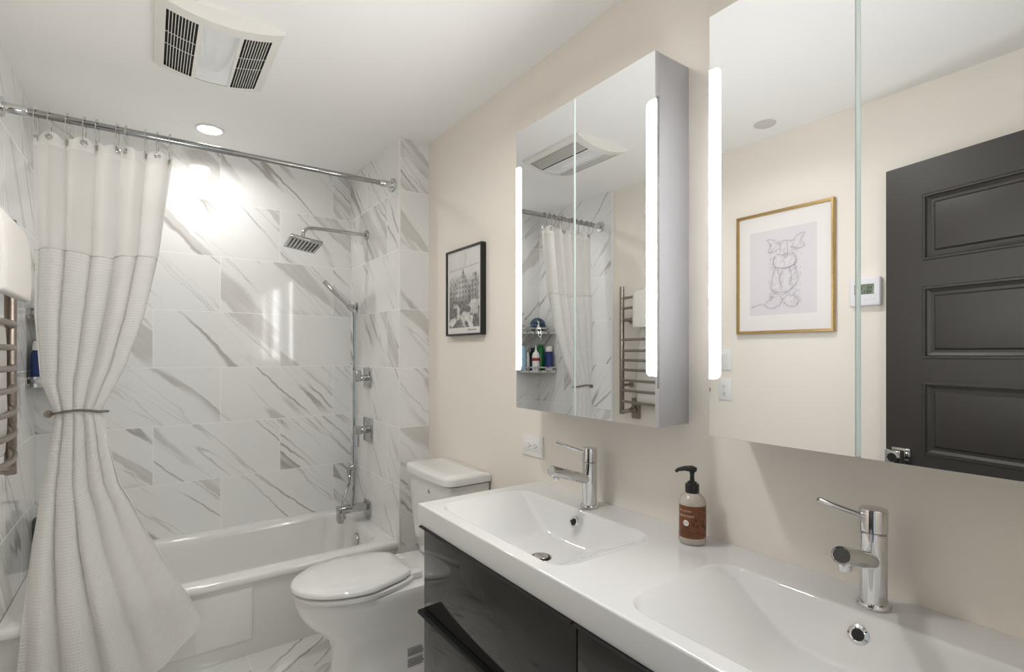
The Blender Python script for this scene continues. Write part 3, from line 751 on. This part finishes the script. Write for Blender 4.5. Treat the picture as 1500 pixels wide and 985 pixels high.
rings = [egg(.33, .734, .168, .4375, 9, .50, .62), egg(.320, .750, .181, .4378, 9, .50, .62), egg(.316, .757, .188, .4405, 9, .50, .62), egg(.316, .757, .188, .447, 9, .50, .62), egg(.318, .754, .185, .454, 9, .50, .62), egg(.324, .745, .178, .459, 9, .50, .62), egg(.35, .70, .140, .465, 8, .50, .62), egg(.40, .63, .08, .469, 8, .50, .62), egg(.46, .55, .02, .470, 8, .50, .62)]
part('lid', B().loft(rings), M['porcelain'], toi, sharp=60)
for s_ in (-1, 1):
    b = B().box((fx(.335), TY + s_ * .085 - .030, .412), (fx(.275), TY + s_ * .085 + .030, .440), .006, 3)
    part('hinge', b, M['porcelain'], toi)
def trect(f0, f1, wd, z, r=.03, bow=.012, N=10):
    pts = []
    for cx, cy, a0 in ((f1 - r, wd - r, 0), (f0 + .008, wd - .008, 90), (f0 + .008, -wd + .008, 180), (f1 - r, -wd + r, 270)):
        rr = r if a0 in (0, 270) else .008
        for k in range(N + 1):
            a = R(a0 + 90 * k / N); f = cx + rr * math.cos(a); y = cy + rr * math.sin(a); pts.append((f, y))
    # the front face bows outward
    out = []
    ex = []
    for i, (f, y) in enumerate(pts):
        ex.append((f, y))
    n = len(ex)
    dense = []
    for i in range(n):
        a, c = ex[i], ex[(i + 1) % n]; dense.append(a)
        if math.dist(a, c) > .06:
            for k in range(1, 10): dense.append((a[0] + (c[0] - a[0]) * k / 10, a[1] + (c[1] - a[1]) * k / 10))
    for f, y in dense:
        if f > (f0 + f1) / 2: f += bow * (1 - (y / wd) ** 2) * (f - (f0 + f1) / 2) / ((f1 - f0) / 2)
        out.append(Vector((fx(f), TY + y, z)))
    return out
rings = [trect(.03, .150, .150, .408, .05), trect(.02, .170, .172, .430, .05), trect(.012, .184, .188, .50, .045), trect(.008, .196, .200, .65, .04), trect(.006, .203, .206, .775, .04), trect(.006, .203, .206, .782, .04)]
part('tank', B().loft(rings), M['porcelain'], toi, sharp=50)
rings = [trect(.004, .205, .207, .7855, .04), trect(.003, .213, .214, .788, .04), trect(.003, .213, .214, .812, .04), trect(.005, .211, .212, .818, .04), trect(.012, .202, .204, .8235, .036), trect(.05, .16, .16, .826, .03)]
part('tank_lid', B().loft(rings), M['porcelain'], toi, sharp=60)
# small emblem on the tank front, print on the skirt
b = B(); xe = fx(.2125)
b.box((xe - .0015, 1.985, .742), (xe + .004, 1.989, .750), 0); b.box((xe - .0015, 1.978, .732), (xe + .004, 1.996, .740), .001); part('emblem', b, M['grey_text'], toi, 'small dark emblem')
b = B()
for k in range(9):
    if k == 4: continue
    b.box((.846, TY - .1185, .137 - k * .0088), (.846 + .074 * (random.uniform(.88, 1) if k else .8), TY - .112, .1405 - k * .0088))
part('printed_notice', b, M['grey_text'], toi, 'small grey printed notice')

# ------------------------------------------------------------------ outlets, switch, thermostat
def slots(b, c, up, sd, nrm, k=1.0):
    c, up, sd, nrm = map(Vector, (c, up, sd, nrm))
    for s_, hh in ((-.0062, .004), (.0062, .0033)):
        p = c + sd * s_ * k; pts = [p + sd * .0009 * x + up * hh * y for x, y in ((-1, -1), (1, -1), (1, 1), (-1, 1))]
        b.loft([[q for q in pts], [q + nrm * .0006 for q in pts]])
    b.lathe([(0, 0), (.0024, 0), (.0024, .0006), (0, .0006)], c - up * .0085 * k, nrm, 10)
def outlet(name, c, up, sd, nrm, label, hw, hh):
    c, up, sd, nrm = map(Vector, (c, up, sd, nrm)); t = thing(name, label, 'outlet', c)
    m4 = Matrix.Identity(4)
    for i, ax in enumerate((sd, up, nrm)):
        for j in range(3): m4[j][i] = ax[j]
    m4.translation = c
    part('cover_plate', B().box((-hw, -hh, 0), (hw, hh, .006), .002, mtx=m4), M['white_plastic'], t)
    part('receptacle', B().box((-.0168, -.034, .004), (.0168, .034, .009), .0015, mtx=m4), M['white_plastic'], t)
    for s_ in (-1, 1):
        b = B(); slots(b, c + up * s_ * .0195 + nrm * .009, up, sd, nrm); part('socket', b, M['black'], t, 'dark socket slots')
    part('test_buttons', B().box((-.008, -.006, .008), (-.001, .006, .0105), .0005, mtx=m4).box((.001, -.006, .008), (.008, .006, .0105), .0005, mtx=m4), M['white_plastic'], t)
    return t
outlet('wall_outlet', (XR, 1.529, .980), (0, 1, 0), (0, 0, 1), (-1, 0, 0), 'white outlet mounted sideways on the cream wall above the basin end', .040, .063)
outlet('wall_outlet', (XL, 1.583, 1.135), (0, 0, 1), (0, -1, 0), (1, 0, 0), 'white upright outlet plate under the light switch, seen in the right mirror', .038, .057)
t = thing('light_switch', 'white light switch plate above the upright outlet, seen in the right mirror', 'light switch', (XL, 1.583, 1.297))
part('cover_plate', B().box((XL, 1.545, 1.239), (XL + .006, 1.621, 1.355), .002), M['white_plastic'], t)
b = B()
for k in range(5): b.box((XL + .005, 1.567, 1.266 + k * .0135), (XL + .0095, 1.599, 1.277 + k * .0135), .001)
part('rocker_buttons', b, M['white_plastic'], t)
t = thing('thermostat', 'pale thermostat with green display on the left wall, seen beside the mirror joint', 'thermostat', (XL, .913, 1.597))
part('case', B().box((XL, .855, 1.535), (XL + .026, .972, 1.659), .006, 3), M['thermo'], t)
sc_ = part('display', B().box((XL + .0255, .878, 1.585), (XL + .0268, .952, 1.629), .0004), M['lcd'], t, 'green display')
b = B()
for k, (yy, zz) in enumerate(((.888, 1.613), (.898, 1.613), (.890, 1.597), (.901, 1.597), (.913, 1.597), (.925, 1.612), (.938, 1.60))): b.box((XL + .0266, yy - .003, zz - .005), (XL + .0272, yy + .003, zz + .005), 0)
part('digits', b, M['lcd_ink'], sc_)
b = B()
for k in range(5): b.box((XL + .0255, .876 + k * .016, 1.560), (XL + .0275, .886 + k * .016, 1.566), .0008)
part('buttons', b, M['thermo'], t)

# ------------------------------------------------------------------ framed prints
def seg_dist(X, Y, a, c):
    ax, ay = a; bx, by = c; dx, dy = bx - ax, by - ay; L = dx * dx + dy * dy + 1e-9
    q = np.clip(((X - ax) * dx + (Y - ay) * dy) / L, 0, 1)
    return np.hypot(X - ax - q * dx, Y - ay - q * dy)
def sp2(pts, n=6): return [(p.x, p.y) for p in spline([(x, y, 0) for x, y in pts], n)]
def art_grid(fn, img):
    """fn(u, v) gives the point; img[v, u, 3] gives linear colour"""
    h, w_ = img.shape[:2]; verts = [fn(i / (w_ - 1), j / (h - 1)) for j in range(h) for i in range(w_)]
    faces = [(j * w_ + i, j * w_ + i + 1, (j + 1) * w_ + i + 1, (j + 1) * w_ + i) for j in range(h - 1) for i in range(w_ - 1)]
    return verts, faces, img.reshape(-1, 3)
def art_part(name, fn, img, m, parent, label=None):
    v, f, c = art_grid(fn, img); org = WORLD[parent]
    me = bpy.data.meshes.new(name); me.from_pydata([Vector(p) - org for p in v], [], f)
    at = me.color_attributes.new('Col', 'FLOAT_COLOR', 'POINT')
    at.data.foreach_set('color', np.hstack([c, np.ones((len(c), 1))]).astype(np.float32).ravel()); me.materials.append(m)
    o = bpy.data.objects.new(name, me); COL.objects.link(o); o.parent = parent; WORLD[o] = org
    if label: o['label'] = label
    return o
def fbm(X, Y, seed, octs=4):
    rg = np.random.RandomState(seed); out = np.zeros_like(X); amp = 1.0; fq = 1.0
    for _ in range(octs):
        g_ = rg.rand(40, 40); xi = (X * fq) % 38; yi = (Y * fq) % 38; i0 = xi.astype(int); j0 = yi.astype(int); fx_ = xi - i0; fy_ = yi - j0
        fx_ = fx_ * fx_ * (3 - 2 * fx_); fy_ = fy_ * fy_ * (3 - 2 * fy_)
        out += amp * ((g_[j0, i0] * (1 - fx_) + g_[j0, i0 + 1] * fx_) * (1 - fy_) + (g_[j0 + 1, i0] * (1 - fx_) + g_[j0 + 1, i0 + 1] * fx_) * fy_ - .5); amp *= .55; fq *= 2.05
    return out
# black framed black-and-white print
fy0, fy1, fz0, fz1 = 1.862, 2.182, 1.412, 1.813
t = thing('framed_print', 'black-framed black-and-white city print on the cream wall above the toilet', 'picture', (XR, (fy0 + fy1) / 2, fz0))
def frame_mesh(corners, prof):
    """corners: function (inset, depth) -> 4 points"""
    b = B(); b.loft([corners(i, d) for i, d in prof], False, False); return b
cr = lambda i, d: [Vector((XR - d, fy0 + i, fz0 + i)), Vector((XR - d, fy1 - i, fz0 + i)), Vector((XR - d, fy1 - i, fz1 - i)), Vector((XR - d, fy0 + i, fz1 - i))]
part('frame', frame_mesh(cr, [(.02, .002), (0, .002), (0, .026), (.001, .027), (.0075, .027), (.0085, .026), (.0085, .019)]), M['black'], t, 'thin black frame', sharp=20)
W_, H_ = 180, 230
U, V_ = np.meshgrid(np.linspace(0, 1, W_), np.linspace(0, 1, H_))
# u from left to right as seen (left = far end)
n1 = fbm(U * 7, V_ * 9, 3); n2 = fbm(U * 18, V_ * 24, 5); n3 = fbm(U * 4, V_ * 5, 11)
sky = .66 + .05 * n1 + .06 * (V_ - .7); tone = sky.copy()
mist = np.clip((.70 + .04 * n3 - V_) / .10, 0, 1)
town = .40 + .22 * n2 + .07 * np.sign(np.sin(U * 52 + 3 * n3)) * np.sign(np.sin(V_ * 70 + 2 * n3))
tone = tone * (1 - mist) + town * mist
def block(cx, w0, v0, v1, lum, taper=0.0, win=70.):
    """a pale building with rows of small dark windows"""
    hw = w0 * (1 - taper * np.clip((V_ - v0) / (v1 - v0), 0, 1)); m_ = (np.abs(U - cx - .012 * n1) < hw) & (V_ > v0) & (V_ < v1)
    wv = (np.sin(U * win) > .35) & (np.sin(V_ * win * 1.5) > .1)
    return m_, np.where(wv, lum * .42, lum + .16 * n2) * np.where(U > cx, .72, 1.0)
for args in ((.20, .13, .38, .53, .34), (.33, .16, .40, .55, .40), (.48, .20, .38, .58, .50), (.50, .15, .56, .64, .48, .15), (.48, .10, .62, .69, .44, .25), (.48, .045, .68, .73, .40, .3), (.48, .022, .72, .80, .30, .98), (.82, .09, .42, .70, .44, .35), (.74, .05, .44, .62, .38), (.66, .05, .40, .54, .30)):
    m_, tn = block(*args); tone = np.where(m_, tn, tone)
shade = np.clip((.46 + .05 * n1 - V_) / .10, 0, 1) * .72; tone = tone * (1 - shade) + (.10 + .10 * n2) * shade
for (cx, cy, rx, ry, lum) in ((.17, .15, .11, .06, .60), (.34, .24, .045, .085, .55), (.42, .17, .05, .05, .30), (.56, .20, .13, .06, .58), (.50, .12, .05, .06, .50), (.70, .14, .07, .07, .62), (.82, .33, .15, .055, .50), (.80, .26, .10, .04, .42), (.24, .33, .08, .03, .34)):
    m_ = ((U - cx) / rx) ** 2 + ((V_ - cy) / ry) ** 2 < 1 + 1.5 * n2 + .6 * n1; tone = np.where(m_, lum + .28 * n2, tone)
tone = np.where((V_ > .755 + .03 * U) & (V_ < .775 + .03 * U) & ~((np.abs(U - .48) < .03)), .52, tone); tone = np.where((np.abs(U - .54 - .02 * np.sin(V_ * 30)) < .022) & (V_ > .80) & (V_ < .95), .56, tone)
inside = (U > .06) & (U < .94) & (V_ > .075) & (V_ < .985)
tone = np.where(inside, np.clip(tone, .02, .8), .72)
sig = np.full_like(U, 9.)
for a, c in zip(sp2([(.62, .045), (.66, .052), (.67, .036), (.71, .048), (.74, .040), (.79, .046), (.86, .040)])[:-1], sp2([(.62, .045), (.66, .052), (.67, .036), (.71, .048), (.74, .040), (.79, .046), (.86, .040)])[1:]): sig = np.minimum(sig, seg_dist(U, V_, a, c))
tone = np.where(sig < .006, .2, tone)
img = np.stack([tone, tone * .98, tone * .95], -1)
iy0, iy1, iz0, iz1 = fy0 + .007, fy1 - .007, fz0 + .007, fz1 - .007
art_part('print_sheet', lambda u, v: (XR - .020, iy1 + (iy0 - iy1) * u, iz0 + (iz1 - iz0) * v), img, M['art'], t, 'black-and-white print of old rooftops with a steeple')
# gold framed pencil drawing on the left wall
gy0, gy1, gz0, gz1 = 1.035, 1.507, 1.430, 2.040
t = thing('framed_print', 'gold-framed pencil drawing of a tied cloth bundle on the left wall, seen mirrored', 'picture', (XL, (gy0 + gy1) / 2, gz0))
cr = lambda i, d: [Vector((XL + d, gy0 + i, gz0 + i)), Vector((XL + d, gy1 - i, gz0 + i)), Vector((XL + d, gy1 - i, gz1 - i)), Vector((XL + d, gy0 + i, gz1 - i))]
part('frame', frame_mesh(cr, [(.02, .002), (0, .002), (0, .020), (.003, .024), (.007, .024), (.009, .021), (.012, .021), (.014, .017), (.015, .012)]), M['gold'], t, 'gold frame', sharp=20)
W_, H_ = 230, 300
U, V_ = np.meshgrid(np.linspace(0, 1, W_), np.linspace(0, 1, H_)); ar = .61 / .47; Yv = V_ * ar
base = np.ones((H_, W_, 3)) * np.array([.80, .765, .74])
sheet = (U > .13) & (U < .86) & (V_ > .135) & (V_ < .86)
base[sheet] = np.array([.70, .665, .685])
d = np.full_like(U, 9.); d2 = np.full_like(U, 9.)
S = [[(.46, .95), (.40, 1.0), (.335, 1.01), (.37, .95), (.345, .88), (.41, .87), (.46, .90)], [(.60, .95), (.66, 1.01), (.735, 1.03), (.70, .96), (.73, .89), (.66, .87), (.60, .90)],
     [(.45, .965), (.53, .975), (.60, .965)], [(.44, .84), (.52, .82), (.62, .83)], [(.47, .95), (.48, .84)], [(.55, .97), (.56, .83)], [(.42, .82), (.40, .76), (.43, .70), (.52, .68), (.62, .70), (.65, .76), (.62, .82)],
     [(.50, .82), (.53, .79), (.56, .82), (.53, .84), (.50, .82)], [(.42, .70), (.39, .58), (.38, .46), (.44, .42), (.54, .41), (.60, .45), (.66, .52), (.66, .60), (.63, .70)], [(.41, .70), (.52, .67), (.63, .70)],
     [(.36, .47), (.46, .42), (.58, .43), (.61, .46)], [(.38, .43), (.48, .39), (.58, .41)], [(.38, .44), (.37, .38), (.42, .37)], [(.42, .37), (.34, .33), (.31, .28), (.37, .25), (.46, .27), (.50, .33), (.48, .38)],
     [(.50, .33), (.56, .38), (.64, .36), (.67, .31), (.64, .26), (.57, .26), (.51, .31)], [(.33, .27), (.27, .30), (.22, .29), (.16, .275)], [(.50, .66), (.47, .58), (.49, .48)], [(.45, .69), (.46, .62)], [(.57, .68), (.60, .60), (.58, .50)]]
for s_ in S:
    q = sp2(s_, 6)
    for a, c in zip(q[:-1], q[1:]): d = np.minimum(d, seg_dist(U, Yv, a, c))
rg = np.random.RandomState(4)
for k in range(420):
    cx, cy = rg.choice([.40, .50, .62, .66]), rg.uniform(.28, .98); cx += rg.uniform(-.04, .04)
    if not .33 < cx < .72: continue
    a = (cx, cy); c = (cx + rg.uniform(-.03, .01), cy - rg.uniform(.01, .035)); d2 = np.minimum(d2, seg_dist(U, Yv, a, c))
ink = np.clip(1 - d / .0042, 0, 1) * (.45 + .5 * np.clip(fbm(U * 9, Yv * 9, 8) + .5, 0, 1)) + np.clip(1 - d2 / .0035, 0, 1) * .38 + np.clip(1 - d / .035, 0, 1) * .16 * np.clip(fbm(U * 14, Yv * 14, 9) + .6, 0, 1)
ink = np.clip(ink, 0, .9)[..., None]
img = base * (1 - ink) + np.array([.12, .10, .16]) * ink
# the drawing is seen through the mirror: left in the mirror is the far end (+y)
part('mat_board', B().box((XL + .006, gy0 + .012, gz0 + .012), (XL + .0115, gy1 - .012, gz1 - .012)), M['paper'], t)
art_part('drawing_sheet', lambda u, v: (XL + .0125, gy1 - .013 - (gy1 - gy0 - .026) * u, gz0 + .013 + (gz1 - gz0 - .026) * v), img, M['art'], t, 'pencil drawing on pale lavender paper')

# ------------------------------------------------------------------ towel warmer and towel
TWX = -.360
tw = thing('towel_warmer', 'brushed nickel ladder towel warmer on the left wall beside the curtain', 'towel rail', (XL, 1.96, .95))
for y in (2.242, 1.690):
    part('post', B().cyl((TWX, y, .945), (TWX, y, 1.755), .0150, n=24, bev=.002), M['nickel'], tw)
for z in (1.68, 1.615, 1.542, 1.416, 1.347, 1.287, 1.226, 1.161, 1.097, 1.027):
    pts = [(TWX + .002 + (.022 if z > 1.5 else .040) * math.sin(PI * k / 20), 2.242 - .552 * k / 20, z) for k in range(21)]
    part('bar', B().tube(pts, .0085, 12), M['nickel'], tw)
for y in (2.242, 1.690):
    for z in (1.542, 1.129):
        part('wall_bracket', B().cyl((XL, y, z), (TWX, y, z), .009, n=14).lathe([(0, 0), (.020, 0), (.020, .006), (.01, .012), (0, .012)], (XL, y, z), (1, 0, 0), 20), M['nickel'], tw)
b = B().box((XL, 2.165, .915), (XL + .020, 2.225, 1.045), .003); b.cyl((XL + .01, 2.195, .972), (XL + .05, 2.195, .972), .021, n=20, bev=.003); b.tube(spline([(XL + .045, 2.195, .972), (XL + .075, 2.20, .968), (TWX, 2.225, .962), (TWX, 2.242, .962)], 5), .013, 14); part('control_box', b, M['nickel'], tw)
tow = thing('towel', 'thick white towel folded over the top bars of the towel warmer', 'towel', (-.34, 1.93, 1.0))
b = B(); prof = spline([(-.378, 1.02), (-.374, 1.2), (-.376, 1.40), (-.398, 1.56), (-.400, 1.64), (-.382, 1.690), (-.350, 1.707), (-.322, 1.695), (-.308, 1.66), (-.304, 1.60), (-.303, 1.53), (-.305, 1.485)], 6)
prof2 = [(p.x, p.y) for p in prof]; n = len(prof2)
def towel_ring(y, th):
    out = []; nrm = []
    for i in range(n):
        a, c = prof2[max(i - 1, 0)], prof2[min(i + 1, n - 1)]; dx, dz = c[0] - a[0], c[1] - a[1]; L = math.hypot(dx, dz); nrm.append((-dz / L, dx / L))
    for sgn, rng in ((1, range(n)), (-1, range(n - 1, -1, -1))):
        for i in rng:
            wv = .004 * mnoise.noise(Vector((prof2[i][0] * 6, y * 9, prof2[i][1] * 6)))
            e = th * (1 - .35 * (i == 0 or i == n - 1)) * (1 + 1.1 * max(0, min(1, (1.48 - prof2[i][1]) / .08)) * (i < n * .4))
            out.append(Vector((prof2[i][0] + nrm[i][0] * (sgn * e + wv), y + .012 * math.sin(prof2[i][1] * 7) * (1 if y > 1.9 else .5), prof2[i][1] + nrm[i][1] * (sgn * e + wv))))
    return out
ys_ = [1.742, 1.746, 1.755] + list(np.linspace(1.77, 2.085, 16)) + [2.100, 2.109, 2.113]
ths = [.004, .009, .013] + [.014] * 16 + [.013, .009, .004]
b.loft([towel_ring(y, h) for y, h in zip(ys_, ths)]); part('folded_cloth', b, M['towel'], tow, sharp=0)

# ------------------------------------------------------------------ corner shelves and what stands on them
CXc, CYc = XT, YB
def corner_shelf(z, label):
    t = thing('corner_shelf', label, 'shelf', (CXc + .09, CYc - .09, z), 'chrome corner shelves in the tub alcove')
    def arc(r, zz, n=16): return [Vector((CXc + .002, CYc - .002, zz))] + [Vector((CXc + .002 + r * math.cos(PI / 2 * k / n), CYc - .002 - r * math.sin(PI / 2 * k / n), zz)) for k in range(n + 1)]
    part('plate', B().loft([arc(.208, z - .004), arc(.208, z)]), M['shelf_metal'], t, sharp=30)
    b = B()
    o = [Vector((CXc + .002 + r * math.cos(PI / 2 * k / 20), CYc - .002 - r * math.sin(PI / 2 * k / 20), 0)) for r in (.211, .207) for k in range(21)]
    rr = o[:21] + o[21:][::-1]; b.loft([[p + Vector((0, 0, zz)) for p in rr] for zz in (z - .012, z + .006)]); b.loft([[p + Vector((0, 0, zz)) for p in rr] for zz in (z + .024, z + .034)])
    for k in (0, 5, 10, 15, 20):
        p = o[k]; b.cyl(p + Vector((0, 0, z)) , p + Vector((0, 0, z + .03)), .003, n=8)
    part('rail', b, M['chrome'], t); return t
corner_shelf(1.195, 'lower chrome corner shelf full of bottles, seen in the tub-side mirror')
corner_shelf(1.490, 'upper chrome corner shelf with the blue bath pouf, seen in the tub-side mirror')
ZS = 1.1955
def bottle(name, x, y, z, prof, m, label, capprof=None, capm=None, n=24, sq=1.0, band=None):
    t = thing(name, label, 'bottle', (x, y, z)); part('bottle_body', B().lathe(prof, (x, y, z), (0, 0, 1), n), m, t)
    if capprof: part('cap', B().lathe(capprof, (x, y, z), (0, 0, 1), n), capm, t)
    if band: part('label', B().lathe(band[0], (x, y, z), (0, 0, 1), n), band[1], t)
    return t
def simple(r, h, neck): return [(0, 0), (r - .003, 0), (r, .004), (r, h - .02), (r * .85, h - .006), (neck, h), (0, h)]
bottle('shampoo_bottle', -.237, 3.128, ZS, simple(.023, .165, .012), M['b_lblue'], 'light blue bottle at the left end of the lower corner shelf', [(0, .163), (.016, .163), (.016, .188), (.014, .190), (0, .190)], M['b_lblue'])
bottle('cream_tube', -.280, 3.128, ZS, [(0, 0), (.016, 0), (.017, .003), (.017, .025), (.019, .03), (.015, .10), (.006, .145), (0, .145)], M['white_plastic'], 'slim white tube standing beside the light blue bottle')
bottle('shampoo_bottle', -.330, 3.130, ZS, simple(.024, .155, .013), M['b_black'], 'black bottle standing behind the white squeeze bottle', [(0, .153), (.015, .153), (.015, .178), (0, .179)], M['b_black'])
bottle('squeeze_bottle', -.300, 3.052, ZS, [(0, 0), (.026, 0), (.029, .004), (.029, .115), (.024, .135), (.012, .148), (0, .148)], M['white_plastic'], 'white squeeze bottle with pointed nozzle at the front of the lower shelf', [(0, .146), (.011, .146), (.010, .160), (.005, .165), (.003, .198), (0, .199)], M['white_plastic'], band=([(.0292, .078), (.0296, .079), (.0296, .100), (.0292, .101)], M['red']))
bottle('shampoo_bottle', -.3765, 3.090, ZS, simple(.029, .185, .016), M['b_green'], 'green bottle between the white squeeze bottle and the blue bottle', [(0, .184), (.023, .184), (.023, .202), (0, .203)], M['b_green'])
bottle('shower_gel_bottle', -.388, 3.004, ZS, simple(.031, .150, .024), M['b_blue'], 'dark blue bottle with white cap, peeking out left of the curtain', [(0, .148), (.026, .148), (.027, .152), (.025, .182), (.020, .188), (0, .188)], M['white_plastic'], band=([(.0312, .004), (.0316, .005), (.0316, .030), (.0312, .031)], M['white_plastic']))
# bath pouf
lp = Vector((-.345, 3.085, 1.545)); t = thing('bath_pouf', 'blue-grey mesh bath pouf with white cord on the upper corner shelf', 'bath pouf', (lp.x, lp.y, 1.49))
b = B()
for k in range(44):
    d = Vector((random.gauss(0, 1), random.gauss(0, 1), random.gauss(0, 1))).normalized(); a, c = B.frame(d); q0 = random.uniform(.018, .030); ph = random.uniform(0, 6)
    rings = []
    for i in range(4):
        rr = .004 + q0 * i / 3; hh = .022 + .026 * i / 3
        rings.append([lp + d * (hh + .006 * math.sin(5 * 2 * PI * j / 30 + ph) * i / 3) + (a * math.cos(2 * PI * j / 30) + c * math.sin(2 * PI * j / 30)) * rr for j in range(30)])
    b.loft(rings, False, False)
part('mesh_ruffles', b, M['loofah'], t, sharp=0, recalc=False)
cord = spline([lp + Vector((.03, -.03, .03)), lp + Vector((.045, -.065, .02)), lp + Vector((.05, -.075, -.02)), lp + Vector((.03, -.09, -.06)), lp + Vector((.05, -.085, -.09)), lp + Vector((.065, -.075, -.05)), lp + Vector((.05, -.07, .0)), lp + Vector((.03, -.075, -.05)), lp + Vector((.035, -.08, -.11))], 6)
part('cord', B().tube(cord, .0032, 8), M['white_ink'], t, 'white hanging cord')
# pump bottle on the tub ledge behind the curtain
px_, py_ = -.386, 3.07; t = thing('pump_bottle', 'large grey pump bottle on the tub corner, mirrored in the left tiles', 'bottle', (px_, py_, .3805))
part('bottle_body', B().lathe([(0, 0), (.036, 0), (.039, .004), (.039, .205), (.034, .218), (.016, .228), (.014, .24), (0, .24)], (px_, py_, .3805), (0, 0, 1)), M['b_grey'], t)
part('pump', B().lathe([(0, .238), (.018, .238), (.018, .262), (.006, .266), (.005, .295), (.010, .300), (0, .312)], (px_, py_, .3805), (0, 0, 1)).tube([(px_, py_, .683), (px_ + .035, py_ - .02, .688), (px_ + .05, py_ - .03, .680)], [.007, .006, .004], 10), M['b_grey'], t)
